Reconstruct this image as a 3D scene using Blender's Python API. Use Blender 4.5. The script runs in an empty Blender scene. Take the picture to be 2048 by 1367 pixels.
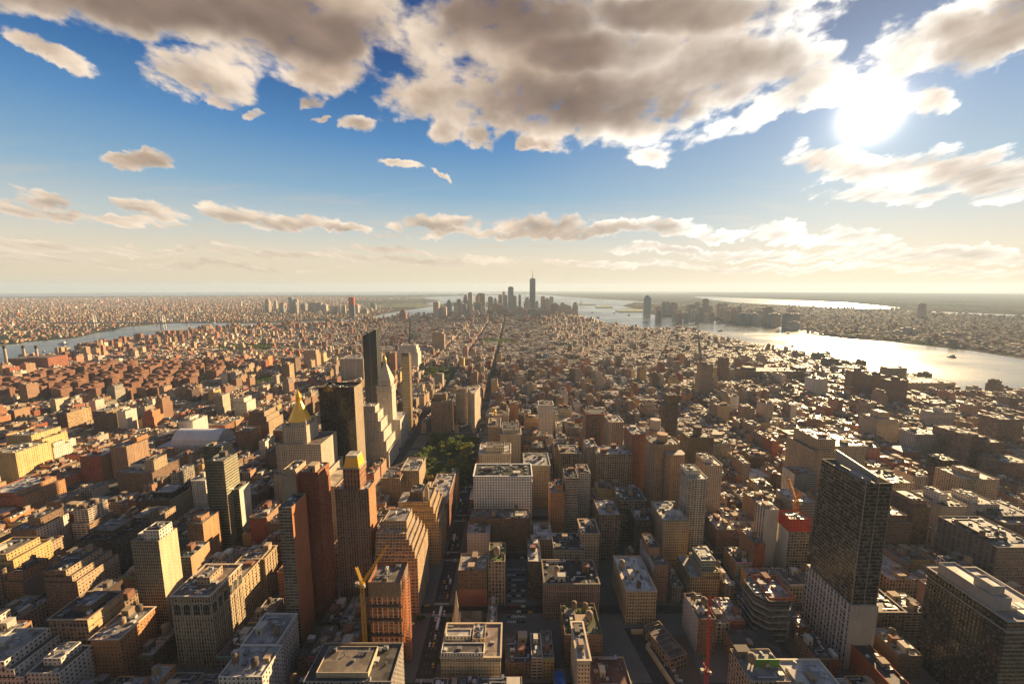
import bpy, math, random
import numpy as np
from mathutils import Vector, Matrix
from mathutils.bvhtree import BVHTree
R = random.Random(7)
NR = np.random.default_rng(11)
SC = bpy.context.scene
COL = SC.collection

# ------------------------------------------------------------------ camera, sun, exposure
PITCH = math.radians(7.72); CP, SP = math.cos(PITCH), math.sin(PITCH); EYE = 320.0
cam = bpy.data.cameras.new("camera"); cam.lens = 14.06; cam.sensor_width = 36; cam.clip_start = 1; cam.clip_end = 200000
co = bpy.data.objects.new("camera", cam); COL.objects.link(co)
co.location = (0, 0, EYE); co.rotation_euler = (math.pi/2-PITCH, 0, 0); SC.camera = co
SUN = Vector((716, 853.6, 341.4)).normalized()
sl = bpy.data.lights.new("sun", 'SUN'); sl.energy = 5.0; sl.angle = math.radians(0.5); sl.color = (1, .70, .36)
so = bpy.data.objects.new("sun", sl); COL.objects.link(so)
so.rotation_euler = (-SUN).to_track_quat('-Z', 'Y').to_euler(); so.location = (0, 0, 3000)
SC.view_settings.view_transform = 'Standard'; SC.view_settings.look = 'None'
SC.view_settings.exposure = 1.6; SC.view_settings.gamma = 1
SC.render.engine = 'CYCLES'
cy = SC.cycles; cy.max_bounces = 4; cy.diffuse_bounces = 2; cy.glossy_bounces = 2; cy.transmission_bounces = 2
cy.volume_bounces = 0; cy.transparent_max_bounces = 8; cy.caustics_reflective = False; cy.caustics_refractive = False
cy.sample_clamp_indirect = 6; cy.use_denoising = True

def ray(px, py):
    a = (px-1024)/800; b = (683.5-py)/800
    return a, CP+b*SP, -SP+b*CP
def atY(px, py, Y):
    a, y, z = ray(px, py); t = Y/y
    return t*a, EYE+t*z
def gnd(px, py, z=0):
    a, y, zz = ray(px, py); t = (z-EYE)/zz
    return t*a, t*y
def proj(x, y, z):
    dep = y*CP-(z-EYE)*SP; up = y*SP+(z-EYE)*CP
    return 1024+800*x/dep, 683.5-800*up/dep

# ------------------------------------------------------------------ node helper
class NT:
    def __init__(s, tree): s.t = tree; s.n = tree.nodes; s.l = tree.links
    def __call__(s, typ, *ins, out=0, **kw):
        nd = s.n.new(typ)
        named = {}
        for k, v in kw.items():
            if hasattr(nd, k) and k not in ('scale',): setattr(nd, k, v)
            else: named[k] = v
        for i, v in enumerate(ins):
            if v is None: continue
            s.put(nd.inputs[i], v)
        for k, v in named.items(): s.put(nd.inputs[k.replace('_', ' ')], v)
        return nd.outputs[out] if out is not None else nd
    def put(s, sock, v):
        if hasattr(v, 'is_linked') and hasattr(v, 'node'): s.l.new(v, sock)
        else:
            if sock.type == 'RGBA' and len(v) == 3: v = (*v, 1)
            sock.default_value = v
    def m(s, op, a, b=None, c=None, clamp=False): return s('ShaderNodeMath', a, b, c, operation=op, use_clamp=clamp)
    def v(s, op, a, b=None, c=None): 
        return s('ShaderNodeVectorMath', a, b, c, operation=op, out=(1 if op in ('DOT_PRODUCT', 'LENGTH', 'DISTANCE') else 0))
    def mix(s, f, a, b, blend='MIX'):
        nd = s.n.new('ShaderNodeMix'); nd.data_type = 'RGBA'; nd.blend_type = blend
        s.put(nd.inputs[0], f); s.put(nd.inputs[6], a); s.put(nd.inputs[7], b); return nd.outputs[2]
    def ss(s, x, lo, hi):
        nd = s.n.new('ShaderNodeMapRange'); nd.interpolation_type = 'SMOOTHSTEP'
        s.put(nd.inputs[0], x); nd.inputs[1].default_value = lo; nd.inputs[2].default_value = hi; return nd.outputs[0]
    def noise(s, vec, scale, detail=4, rough=.55, out=0, dim='3D'):
        nd = s.n.new('ShaderNodeTexNoise'); nd.noise_dimensions = dim
        s.put(nd.inputs['Vector'], vec); nd.inputs['Scale'].default_value = scale
        nd.inputs['Detail'].default_value = detail; nd.inputs['Roughness'].default_value = rough; return nd.outputs[out]
    def ramp(s, f, stops):
        nd = s.n.new('ShaderNodeValToRGB'); s.put(nd.inputs[0], f); e = nd.color_ramp.elements
        while len(e) < len(stops): e.new(.5)
        for el, (p, c) in zip(e, stops): el.position = p; el.color = (*c, 1)
        return nd.outputs[0]

# ------------------------------------------------------------------ world: sky + clouds by direction
W = bpy.data.worlds.new("World"); SC.world = W; W.use_nodes = True
g = NT(W.node_tree); g.n.clear()
dirv = g('ShaderNodeTexCoord', out=0)
sky = g.n.new('ShaderNodeTexSky'); sky.sky_type = 'NISHITA'; sky.sun_disc = False
sky.sun_elevation = math.asin(SUN.z); sky.sun_rotation = math.atan2(SUN.x, SUN.y)
sky.altitude = 300; sky.air_density = 1.0; sky.dust_density = 1.2; sky.ozone_density = 2.5
sx = g('ShaderNodeSeparateXYZ', dirv, out=None)
ysafe = g.m('MAXIMUM', g.m('ABSOLUTE', sx.outputs[1]), .12)
U = g.m('DIVIDE', sx.outputs[0], ysafe); V = g.m('DIVIDE', sx.outputs[2], ysafe)
UV = g('ShaderNodeCombineXYZ', U, V, 0.0)
def uvpx(px, py):
    a, y, z = ray(px, py); return a/y, z/y
CL = [(1120,110,420,165,0),(960,90,140,120,0),(600,40,260,130,0),(520,30,300,125,4),(300,0,280,100,12),(655,105,135,88,0),(400,150,130,62,12),(60,-30,260,70,0),(720,0,110,70,0),
 (85,88,105,30,22),(430,200,55,17,8),(502,220,30,13,-8),(625,195,28,22,0),(655,232,18,9,0),(715,246,34,20,8),
 (1000,110,190,140,0),(1250,140,330,140,0),(900,205,160,62,8),(1150,232,270,72,6),(1490,140,190,92,-8),(980,10,170,70,0),
 (1350,20,360,80,0),(1310,306,80,24,-8),(880,262,42,30,0),(950,272,46,30,0),(1080,285,50,18,0),(1590,-5,210,40,-10),(1620,150,90,80,0),
 (1800,105,115,75,-20),(1745,185,150,45,0),(1570,205,150,45,-22),(1850,190,62,42,0),(1905,60,90,60,0),
 (1985,75,160,70,-25),(2080,10,150,90,0),(1720,335,150,52,5),(1900,340,230,50,-4),(2010,355,170,52,-4),(1760,395,150,24,0),
 (90,396,88,25,12),(25,418,90,18,8),(277,322,72,22,4),(300,415,98,19,9),(265,440,110,14,4),(130,432,70,12,4),(480,424,95,22,11),(580,440,100,16,4),
 (680,452,72,11,6),(790,336,44,9,10),(875,354,40,6,22),(880,447,98,18,2),(1090,450,125,22,0),(1330,450,85,22,0),
 (1210,460,130,14,0),(1440,464,90,13,0),(1560,466,85,22,4),(1700,476,115,20,4),(770,497,120,10,2),(930,515,110,8,0),
 (1330,500,150,12,3),(1480,502,100,11,2),(1610,506,110,12,3),(1790,505,150,16,4),(1950,507,120,18,4),(2040,518,90,10,0),
 (60,490,140,18,4),(330,500,260,9,3),(560,497,160,10,3),(820,520,240,9,2),(1200,525,260,9,2),(1550,535,300,9,2),(1850,540,260,10,2),(420,530,300,8,2),(120,520,220,9,3),(1090,466,330,9,0),(1640,512,420,9,2)]
DK = [(330,5,330,55,8),(640,60,120,45,0),(1010,25,170,60,0),(1240,195,300,50,-4),(1450,145,180,52,-22),(1180,95,120,40,0),(1370,20,190,32,0),
 (1975,75,120,50,-28),(2060,20,110,60,-20),(2010,360,150,34,-6),(1790,330,90,12,-12),(1600,165,50,22,0),(1110,462,110,12,0),(1340,462,80,11,0),(1700,486,100,12,3),(1960,517,120,11,3),(1560,478,70,10,3),(880,458,70,9,0),(1480,508,200,7,3),
 (90,408,70,12,10),(300,426,80,9,8),(560,446,170,8,9)]
def field(vec, lst):
    acc = None
    for i, (x, y, rx, ry, rot) in enumerate(lst):
        if i and i % 6 == 0: vec = g.v('MULTIPLY_ADD', acc, (1e-9, 1e-9, 0), vec)   # evaluates the ellipses six at a time
        u, v = uvpx(x, y); u1, v1 = uvpx(x+rx, y); u2, v2 = uvpx(x, y-ry)
        mp = g.n.new('ShaderNodeMapping'); mp.vector_type = 'TEXTURE'
        g.put(mp.inputs[0], vec); mp.inputs[1].default_value = (u, v, 0)
        mp.inputs[2].default_value = (0, 0, -math.radians(rot)); mp.inputs[3].default_value = (abs(u1-u), abs(v2-v), 1)
        d = g.v('DOT_PRODUCT', mp.outputs[0], mp.outputs[0])
        acc = d if acc is None else g.m('SMOOTH_MIN', acc, d, .35)
    return g.m('SUBTRACT', 1.0, acc)
def warped(vec):
    w = g.noise(vec, 5.0, 3, .6, out=1); w2 = g.noise(vec, 24.0, 5, .65, out=1)
    global wlow
    wlow = vec = g.v('ADD', vec, g.v('MULTIPLY', g.v('SUBTRACT', w, (.5, .5, .5)), (.16, .09, 0)))
    return g.v('ADD', vec, g.v('MULTIPLY', g.v('SUBTRACT', w2, (.5, .5, .5)), (.055, .04, 0)))
wuv = warped(UV)
zp_ = g.m('ADD', g.m('MAXIMUM', sx.outputs[2], 0.0), .11)
PL = g('ShaderNodeCombineXYZ', g.m('DIVIDE', sx.outputs[0], zp_), g.m('DIVIDE', sx.outputs[1], zp_), 0.0)   # a flat cloud deck
vs = g.m('ADD', g.m('MAXIMUM', V, 0.0), .17)
LG = g('ShaderNodeCombineXYZ', g.m('DIVIDE', U, vs), g.m('MULTIPLY', g.m('LOGARITHM', vs, 2.718), 1.35), 0.0)   # finer towards the horizon
nz = g.noise(LG, 4.2, 7, .6)
vo = g.n.new('ShaderNodeTexVoronoi'); vo.voronoi_dimensions = '2D'; vo.normalize = False
g.put(vo.inputs['Vector'], g.v('ADD', LG, g.v('MULTIPLY', g.noise(LG, 9.0, 3, .5, out=1), (.10, .10, 0)))); vo.inputs['Scale'].default_value = 6.5; vo.inputs['Detail'].default_value = 2.5; vo.inputs['Roughness'].default_value = .6
lobes = g.m('SUBTRACT', .62, vo.outputs['Distance'])
nzo = g.noise(g.v('ADD', LG, (.03, .07, 0)), 4.2, 3, .5); nzl = g.noise(LG, 4.2, 3, .5)
nz2 = g.noise(g.v('MULTIPLY', wlow, (1, 1.7, 1)), 3.2, 2.5, .4)
sdot = g.v('DOT_PRODUCT', dirv, tuple(SUN))
low = g.ss(sx.outputs[2], .25, .10)
F0 = field(wuv, CL)
F = g.m('ADD', F0, g.m('ADD', g.m('MULTIPLY', g.m('SUBTRACT', nz, .49), 2.6), g.m('MULTIPLY', lobes, .55)))
alpha = g.ss(F, -.05, .60)
T_ = g.m('ADD', F0, g.m('ADD', g.m('MULTIPLY', g.m('SUBTRACT', nz2, .5), 2.6), g.m('MULTIPLY', lobes, .3)))
dark = g.m('ADD', field(wlow, DK), g.m('ADD', g.m('MULTIPLY', g.m('SUBTRACT', nz2, .5), 3.2), g.m('MULTIPLY', g.m('SUBTRACT', nzl, .5), 1.8)))
dark = g.m('MULTIPLY', g.m('MULTIPLY', g.ss(dark, -1.7, .9), g.ss(g.m('ADD', F0, g.m('MULTIPLY', lobes, .25)), -.05, .75)), g.m('MULTIPLY', g.m('MULTIPLY_ADD', low, -.72, 1.0), g.m('MULTIPLY_ADD', g.ss(sdot, .86, .985), -.5, 1.0)))
near = g.ss(sdot, .80, .985)
bright = g.mix(near, (6.2, 5.15, 4.05), (9.8, 9.2, 8.2))
shade = g.mix(near, (1.75, 1.25, .98), (1.75, 1.25, .95))
body = g.mix(low, g.mix(near, (3.1, 2.25, 1.65), (5.0, 4.1, 3.3)), g.mix(near, (4.6, 3.7, 2.85), (5.6, 4.9, 4.1)))
lit = g.mix(g.ss(T_, .05, 1.35), bright, body)
ccol = g.mix(dark, lit, shade)
relief = g.m('MULTIPLY_ADD', g.m('SUBTRACT', nzl, nzo), 1.1, 1.0, clamp=False)
ccol = g.mix(1.0, ccol, g('ShaderNodeCombineXYZ', relief, relief, relief), 'MULTIPLY')
# clear sky, bluer aloft and pale towards the horizon
el = sx.outputs[2]
grad = g.ramp(g.ss(el, 0.0, .50), [(0, (5.3, 4.4, 3.1)), (.05, (5.3, 4.6, 3.45)), (.156, (3.8, 4.1, 3.9)), (.38, (1.7, 2.9, 3.95)), (.68, (.62, 1.75, 3.5)), (.90, (.2, .92, 2.4)), (1, (.1, .46, 1.55))])
base = g.mix(.95, sky.outputs[0], grad)
base = g.mix(g.m('MULTIPLY', g.ss(sdot, .74, .99), .20), base, (4.4, 4.6, 4.7))
# behind the camera: added unseen cloud, its brightness set to fill the north walls
rear = g.ss(sx.outputs[1], .08, -.25)
rn = g.noise(dirv, 3.0, 5)
rearc = g.mix(g.ss(rn, .38, .60), (.6, .8, 1.15), (2.15, 2.05, 1.95))
base = g.mix(g.m('MULTIPLY', rear, .9), base, rearc)
alpha = g.m('MULTIPLY', alpha, g.ss(sx.outputs[1], .12, .25))
wisp = g.ss(g.noise(g.v('MULTIPLY', PL, (.55, 1.5, 1)), 2.2, 6, .55), .50, .74)
base = g.mix(g.m('MULTIPLY', g.m('MULTIPLY', wisp, g.ss(el, .015, .06)), g.m('MULTIPLY', g.ss(el, .26, .10), .55)), base, g.mix(near, (4.9, 4.0, 3.1), (6.0, 5.3, 4.4)))
hz = g.ss(el, -.01, .13)
col = g.mix(g.m('MULTIPLY', alpha, g.m('MULTIPLY_ADD', hz, .6, .38)), base, ccol)
off = g.m('SUBTRACT', sdot, 1.0)
core = g.m('ADD', g.m('MULTIPLY', g.m('EXPONENT', g.m('MULTIPLY', off, 2600.0)), 40.0), g.m('ADD', g.m('MULTIPLY', g.m('EXPONENT', g.m('MULTIPLY', off, 380.0)), 1.7), g.m('MULTIPLY', g.m('EXPONENT', g.m('MULTIPLY', off, 60.0)), .35)))
col = g.mix(1.0, col, g('ShaderNodeCombineXYZ', core, g.m('MULTIPLY', core, .93), g.m('MULTIPLY', core, .8)), 'ADD')
bg = g('ShaderNodeBackground', col, .05)
g('ShaderNodeOutputWorld', bg, out=None)

# ------------------------------------------------------------------ materials
def newmat(name):
    m = bpy.data.materials.new(name); m.use_nodes = True
    t = NT(m.node_tree); p = t.n['Principled BSDF']; return m, t, p
def attr(t, name, out=0): 
    nd = t.n.new('ShaderNodeAttribute'); nd.attribute_name = name; return nd.outputs[out]

def m_facade():
    m, t, p = newmat("masonry facade")
    col = attr(t, 'col'); sd = attr(t, 'col', 3); w = t.n.new('ShaderNodeSeparateColor'); t.put(w.inputs[0], attr(t, 'win'))
    kind = attr(t, 'win', 3)
    uvn = t.n.new('ShaderNodeUVMap'); uvn.uv_map = 'UVMap'
    s = t('ShaderNodeSeparateXYZ', uvn.outputs[0], out=None)
    u, v = s.outputs[0], s.outputs[1]
    fu = t.m('ABSOLUTE', t.m('SUBTRACT', t.m('FRACT', u), .5)); fv = t.m('ABSOLUTE', t.m('SUBTRACT', t.m('FRACT', v), .5))
    def hash1(a, k):
        h = t.n.new('ShaderNodeTexWhiteNoise'); h.noise_dimensions = '2D'; t.put(h.inputs['Vector'], t('ShaderNodeCombineXYZ', t.m('FLOOR', a), t.m('MULTIPLY_ADD', sd, 57.0, k), 0.0)); return h.outputs[0]
    masonry = t.m('LESS_THAN', kind, .15)
    wf_ = t.m('MULTIPLY', w.outputs[0], t.m('SUBTRACT', 1.0, t.m('MULTIPLY', masonry, t.m('MULTIPLY', t.m('LESS_THAN', hash1(u, 3.0), .16), .42))))
    hf_ = t.m('MULTIPLY', w.outputs[1], t.m('SUBTRACT', 1.0, t.m('MULTIPLY', masonry, t.m('MULTIPLY', t.m('LESS_THAN', hash1(v, 11.0), .10), .45))))
    inu = t.m('LESS_THAN', fu, t.m('MULTIPLY', wf_, .5)); inv = t.m('LESS_THAN', fv, t.m('MULTIPLY', hf_, .5))
    win = t.m('MULTIPLY', inu, inv)
    cell = t('ShaderNodeCombineXYZ', t.m('FLOOR', u), t.m('FLOOR', v), t.m('MULTIPLY', sd, 91.0))
    wn = t.n.new('ShaderNodeTexWhiteNoise'); t.put(wn.inputs['Vector'], cell); rnd = wn.outputs[0]
    # sash bar and drawn blind inside the opening
    fvv = t.m('FRACT', v)
    blind = t.m('MULTIPLY', t.m('GREATER_THAN', rnd, .66), t.m('GREATER_THAN', fvv, t.m('MULTIPLY_ADD', rnd, 1.2, -.55)))
    geo = t('ShaderNodeNewGeometry', out=None)
    pos = geo.outputs['Position']
    n1 = t.noise(pos, .055, 5, .6); n2 = t.noise(t.v('MULTIPLY', pos, (1, 1, .12)), .45, 4, .6)
    dirt = t.m('MULTIPLY', t.m('MULTIPLY_ADD', n1, .55, .72), t.m('MULTIPLY_ADD', n2, .5, .75))
    wall = t.mix(1.0, col, t('ShaderNodeCombineXYZ', dirt, dirt, dirt), 'MULTIPLY')
    # small per-bay unevenness of the masonry and spandrels under the windows
    span = t.m('MULTIPLY', inu, t.m('SUBTRACT', 1.0, w.outputs[2]))
    wall = t.mix(span, wall, t.mix(1.0, wall, (.42, .40, .40), 'MULTIPLY'))
    fvr = t.m('SUBTRACT', t.m('FRACT', v), .5)
    sill = t.m('MULTIPLY', t.m('LESS_THAN', fu, t.m('MULTIPLY_ADD', w.outputs[0], .5, .04)), t.m('COMPARE', fvr, t.m('MULTIPLY_ADD', w.outputs[1], -.5, -.045), .045))
    wall = t.mix(t.m('MULTIPLY', t.m('MULTIPLY', sill, t.m('GREATER_THAN', w.outputs[0], .05)), .7), wall, t.mix(1.0, wall, (1.45, 1.42, 1.38), 'MULTIPLY'))
    bar = t.m('MULTIPLY', t.m('LESS_THAN', fu, .035), t.m('LESS_THAN', kind, .5))
    glassd = t.mix(t.m('MULTIPLY', rnd, .8), (.012, .013, .015), (.045, .042, .038))
    glass = t.mix(t.m('MULTIPLY', blind, t.m('SUBTRACT', 1.0, t.m('MULTIPLY', kind, .6))), glassd, (.23, .19, .14))
    glass = t.mix(kind, glass, t.mix(.55, glass, t.mix(1.0, col, (.4, .45, .4), 'MULTIPLY')))
    aircon = t.m('MULTIPLY', masonry, t.m('MULTIPLY', t.m('COMPARE', rnd, .2, .09), t.m('LESS_THAN', fvr, t.m('MULTIPLY', w.outputs[1], -.2))))
    glass = t.mix(aircon, glass, (.30, .28, .26))
    glass = t.mix(t.m('MULTIPLY', bar, .6), glass, (.16, .13, .10))
    t.put(p.inputs['Base Color'], t.mix(win, wall, glass))
    t.put(p.inputs['Roughness'], t.m('SUBTRACT', .85, t.m('MULTIPLY', win, t.m('MULTIPLY_ADD', kind, .12, .62))))
    t.put(p.inputs['Specular IOR Level'], t.m('MULTIPLY_ADD', win, t.m('MULTIPLY_ADD', kind, .10, .3), .2))
    # each pane leans a little, so reflections break up from pane to pane
    wob = t.v('MULTIPLY', t.v('SUBTRACT', wn.outputs[1], (.5, .5, .5)), t('ShaderNodeCombineXYZ', .05, .05, .05))
    nn = t.v('NORMALIZE', t.v('ADD', geo.outputs['Normal'], t.v('MULTIPLY', wob, t('ShaderNodeCombineXYZ', win, win, win))))
    t.put(p.inputs['Normal'], nn)
    return m
def m_plain(name, rough=.7, spec=.3, metal=0, patch=.0, scale=.2):
    m, t, p = newmat(name); c = attr(t, 'col')
    if patch:
        pos = t('ShaderNodeNewGeometry', out=None).outputs['Position']
        n1 = t.noise(pos, scale, 6, .65); n2 = t.noise(pos, scale*.18, 3, .5)
        f = t.m('MULTIPLY', t.m('MULTIPLY_ADD', n1, 2*patch, 1-patch), t.m('MULTIPLY_ADD', n2, 2*patch, 1-patch))
        c = t.mix(1.0, c, t('ShaderNodeCombineXYZ', f, f, f), 'MULTIPLY')
        t.put(p.inputs['Roughness'], t.m('MULTIPLY_ADD', n1, .3, rough-.15))
    else: p.inputs['Roughness'].default_value = rough
    t.put(p.inputs['Base Color'], c); p.inputs['Specular IOR Level'].default_value = spec; p.inputs['Metallic'].default_value = metal
    return m
FAC = m_facade()
def m_roof():
    m, t, p = newmat("roofing felt and gravel"); c = attr(t, 'col')
    pos = t('ShaderNodeNewGeometry', out=None).outputs['Position']
    n1 = t.noise(pos, .35, 6, .65); n2 = t.noise(pos, .07, 3, .5)
    vo = t.n.new('ShaderNodeTexVoronoi'); vo.distance = 'CHEBYCHEV'; t.put(vo.inputs['Vector'], pos); vo.inputs['Scale'].default_value = .14
    cell = t('ShaderNodeSeparateColor', vo.outputs['Color'], out=None).outputs[0]     # patched felt
    st = t.ss(t.noise(pos, .9, 3, .6), .60, .72)                                       # puddle stains
    f = t.m('MULTIPLY', t.m('MULTIPLY', t.m('MULTIPLY_ADD', n1, 1.0, .5), t.m('MULTIPLY_ADD', n2, .9, .5)), t.m('MULTIPLY_ADD', cell, .75, .6))
    f = t.m('MULTIPLY', f, t.m('MULTIPLY_ADD', st, -.45, 1.0))
    t.put(p.inputs['Base Color'], t.mix(1.0, c, t('ShaderNodeCombineXYZ', f, f, f), 'MULTIPLY')); t.put(p.inputs['Roughness'], t.m('MULTIPLY_ADD', n1, .35, .46)); p.inputs['Specular IOR Level'].default_value = .18
    return m
ROOF = m_roof()
PAINT = m_plain("painted metal", .5, .4)
STONE = m_plain("stone trim", .85, .2, 0, .25, .3)
WOOD = m_plain("weathered cedar", .8, .2, 0, .3, 1.5)
LEAF = m_plain("leaves", .6, .25)
_t = NT(LEAF.node_tree); _p = _t.n['Principled BSDF']; _tr = _t.n.new('ShaderNodeBsdfTranslucent'); _t.put(_tr.inputs[0], _t.mix(1.0, attr(_t, 'col'), (1.5, 1.4, .7), 'MULTIPLY'))
_mx = _t.n.new('ShaderNodeMixShader'); _mx.inputs[0].default_value = .4; _t.l.new(_p.outputs[0], _mx.inputs[1]); _t.l.new(_tr.outputs[0], _mx.inputs[2]); _t.l.new(_mx.outputs[0], _t.n['Material Output'].inputs[0])
METAL = m_plain("brushed metal", .3, .6, .7)
GOLD = m_plain("gilded tiles", .34, .6, .30, .12, .5)
def m_water():
    m, t, p = newmat("river water")
    pos = t('ShaderNodeNewGeometry', out=None).outputs['Position']
    n = t.noise(t.v('MULTIPLY', pos, (1, .6, 1)), .035, 5, .6); n2 = t.noise(pos, .0011, 4, .55)
    p.inputs['Base Color'].default_value = (.035, .05, .055, 1)
    t.put(p.inputs['Roughness'], t.m('MULTIPLY_ADD', t.ss(n2, .35, .65), .12, .16))
    b = t.n.new('ShaderNodeBump'); b.inputs['Strength'].default_value = .25; b.inputs['Distance'].default_value = 2.5
    t.put(b.inputs['Height'], n); t.put(p.inputs['Normal'], b.outputs[0]); p.inputs['Specular IOR Level'].default_value = .5
    return m
WATER = m_water()
def m_land():
    m, t, p = newmat("far city ground")
    pos = t('ShaderNodeNewGeometry', out=None).outputs['Position']
    vo = t.n.new('ShaderNodeTexVoronoi'); t.put(vo.inputs['Vector'], pos); vo.inputs['Scale'].default_value = 1/55
    sepc = t('ShaderNodeSeparateColor', vo.outputs['Color'], out=None)
    c = t.ramp(sepc.outputs[0], [(0, (.03, .04, .016)), (.4, (.045, .05, .026)), (.6, (.08, .06, .042)), (.85, (.13, .10, .075)), (1, (.24, .2, .16))])
    big = t.noise(pos, .0007, 4, .6)
    c = t.mix(t.ss(big, .52, .66), c, (.03, .042, .018))
    t.put(p.inputs['Base Color'], c); p.inputs['Roughness'].default_value = .95; p.inputs['Specular IOR Level'].default_value = 0
    return m
LAND = m_land()
def m_asphalt():
    m, t, p = newmat("asphalt")
    pos = t('ShaderNodeNewGeometry', out=None).outputs['Position']
    n = t.noise(pos, .25, 6, .6); n2 = t.noise(pos, .03, 3)
    t.put(p.inputs['Base Color'], t.ramp(t.m('MULTIPLY', n, n2), [(.1, (.028, .026, .025)), (.5, (.075, .07, .064))])); p.inputs['Roughness'].default_value = .8; p.inputs['Specular IOR Level'].default_value = .15
    return m
ASPH = m_asphalt()

# ------------------------------------------------------------------ mesh builder
NOWIN = (0, 0, 1, 0)
class MB:
    def __init__(s): s.v = []; s.f = []; s.c = []; s.w = []; s.uv = []; s.mi = []; s.mats = []
    def mat(s, m):
        if m not in s.mats: s.mats.append(m)
        return s.mats.index(m)
    def face(s, pts, col, mat=None, win=NOWIN, uv=None, sd=0.0):
        i = len(s.v); s.v += pts; s.f.append(tuple(range(i, i+len(pts))))
        s.c.append((col[0], col[1], col[2], sd)); s.w.append(win)
        s.uv += uv if uv else [(0, 0)]*len(pts); s.mi.append(s.mat(mat or PAINT))
    def wall(s, a, b, z0, z1, st, sd, mat=None, blank=False):
        # a -> b runs counter-clockwise round the plan, so the face looks outward
        col, bay, fh, wf, hf, sp, kd = st
        L = math.hypot(b[0]-a[0], b[1]-a[1]); n = max(1, round(L/bay)); m = max(1, round((z1-z0)/fh))
        s.face([(a[0], a[1], z0), (b[0], b[1], z0), (b[0], b[1], z1), (a[0], a[1], z1)], col, mat or FAC,
               NOWIN if blank else (wf, hf, sp, kd), [(0, 0), (n, 0), (n, m), (0, m)], sd)
    def prism(s, pts, z0, z1, st, sd=None, mat=None, blank=(), side=None, top=None, topmat=None):
        n = len(pts)
        for i in range(n):
            q = (side or {}).get(i, st)
            s.wall(pts[i], pts[(i+1) % n], z0, z1, q, R.random() if sd is None else sd, mat, i in blank)
        if top is not None: s.face([(x, y, z1) for x, y in pts], top, topmat or ROOF)
    def box(s, x0, x1, y0, y1, z0, z1, col, mat=None, bottom=False):
        mat = mat or PAINT
        P = [(x0, y0), (x1, y0), (x1, y1), (x0, y1)]
        for i in range(4):
            a, b = P[i], P[(i+1) % 4]
            s.face([(a[0], a[1], z0), (b[0], b[1], z0), (b[0], b[1], z1), (a[0], a[1], z1)], col, mat)
        s.face([(x, y, z1) for x, y in P], col, mat)
        if bottom: s.face([(x, y, z0) for x, y in P[::-1]], col, mat)
    def bar(s, a, b, r, col, mat=None):
        a, b = Vector(a), Vector(b); d = (b-a).normalized(); u = d.cross(Vector((0, 0, 1)) if abs(d.z) < .9 else Vector((1, 0, 0))).normalized(); w = d.cross(u)
        q = [(u+w)*r, (u-w)*r, (-u-w)*r, (w-u)*r]
        for i in range(4):
            j = (i+1) % 4
            s.face([tuple(a+q[j]), tuple(a+q[i]), tuple(b+q[i]), tuple(b+q[j])], col, mat or PAINT)
    def ring(s, x, y, prof, n, col, mat=None, rot=0.0, cap=True):
        # lathe: prof = [(r, z), ...] from bottom to top
        cs = [(math.cos(rot+2*math.pi*k/n), math.sin(rot+2*math.pi*k/n)) for k in range(n)]
        for (r0, z0), (r1, z1) in zip(prof, prof[1:]):
            for k in range(n):
                a, b = cs[k], cs[(k+1) % n]
                p = [(x+a[0]*r0, y+a[1]*r0, z0), (x+b[0]*r0, y+b[1]*r0, z0)]
                if r1 > 1e-4: p += [(x+b[0]*r1, y+b[1]*r1, z1), (x+a[0]*r1, y+a[1]*r1, z1)]
                else: p += [(x, y, z1)]
                s.face(p, col, mat or PAINT)
        if cap and prof[-1][0] > 1e-4: s.face([(x+a*prof[-1][0], y+b*prof[-1][0], prof[-1][1]) for a, b in cs], col, mat or PAINT)
    def mesh(s, name):
        me = bpy.data.meshes.new(name); me.from_pydata(s.v, [], s.f)
        for m in s.mats: me.materials.append(m)
        me.polygons.foreach_set('material_index', s.mi)
        a = me.attributes.new('col', 'FLOAT_COLOR', 'FACE'); a.data.foreach_set('color', np.array(s.c, dtype=np.float32).ravel())
        a = me.attributes.new('win', 'FLOAT_COLOR', 'FACE'); a.data.foreach_set('color', np.array(s.w, dtype=np.float32).ravel())
        u = me.uv_layers.new(name='UVMap'); u.data.foreach_set('uv', np.array(s.uv, dtype=np.float32).ravel())
        return me
    def obj(s, name, parent=None, loc=(0, 0, 0)):
        return link(name, s.mesh(name), parent, loc)
def link(name, data, parent=None, loc=(0, 0, 0), rz=0, scale=None):
    o = bpy.data.objects.new(name, data); COL.objects.link(o); o.location = loc
    if rz: o.rotation_euler = (0, 0, rz)
    if scale: o.scale = scale
    o.parent = parent; return o
def tag(o, label=None, cat=None, group=None, kind=None):
    for k, v in (('label', label), ('category', cat), ('group', group), ('kind', kind)):
        if v: o[k] = v
    return o
def thing(name, label, cat, loc=(0, 0, 0), rz=0, group=None):
    return tag(link(name, None, None, loc, rz), label, cat, group)
def inset(pts, d):
    n = len(pts); out = []
    for i in range(n):
        p0, p1, p2 = Vector(pts[i-1]), Vector(pts[i]), Vector(pts[(i+1) % n])
        e1, e2 = (p1-p0).normalized(), (p2-p1).normalized()
        n1, n2 = Vector((-e1.y, e1.x)), Vector((-e2.y, e2.x))
        k = d/max(.2, 1+n1.dot(n2)); q = p1+(n1+n2)*k
        out.append((q.x, q.y))
    return out
def rect(x0, x1, y0, y1): return [(x0, y0), (x1, y0), (x1, y1), (x0, y1)]

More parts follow.
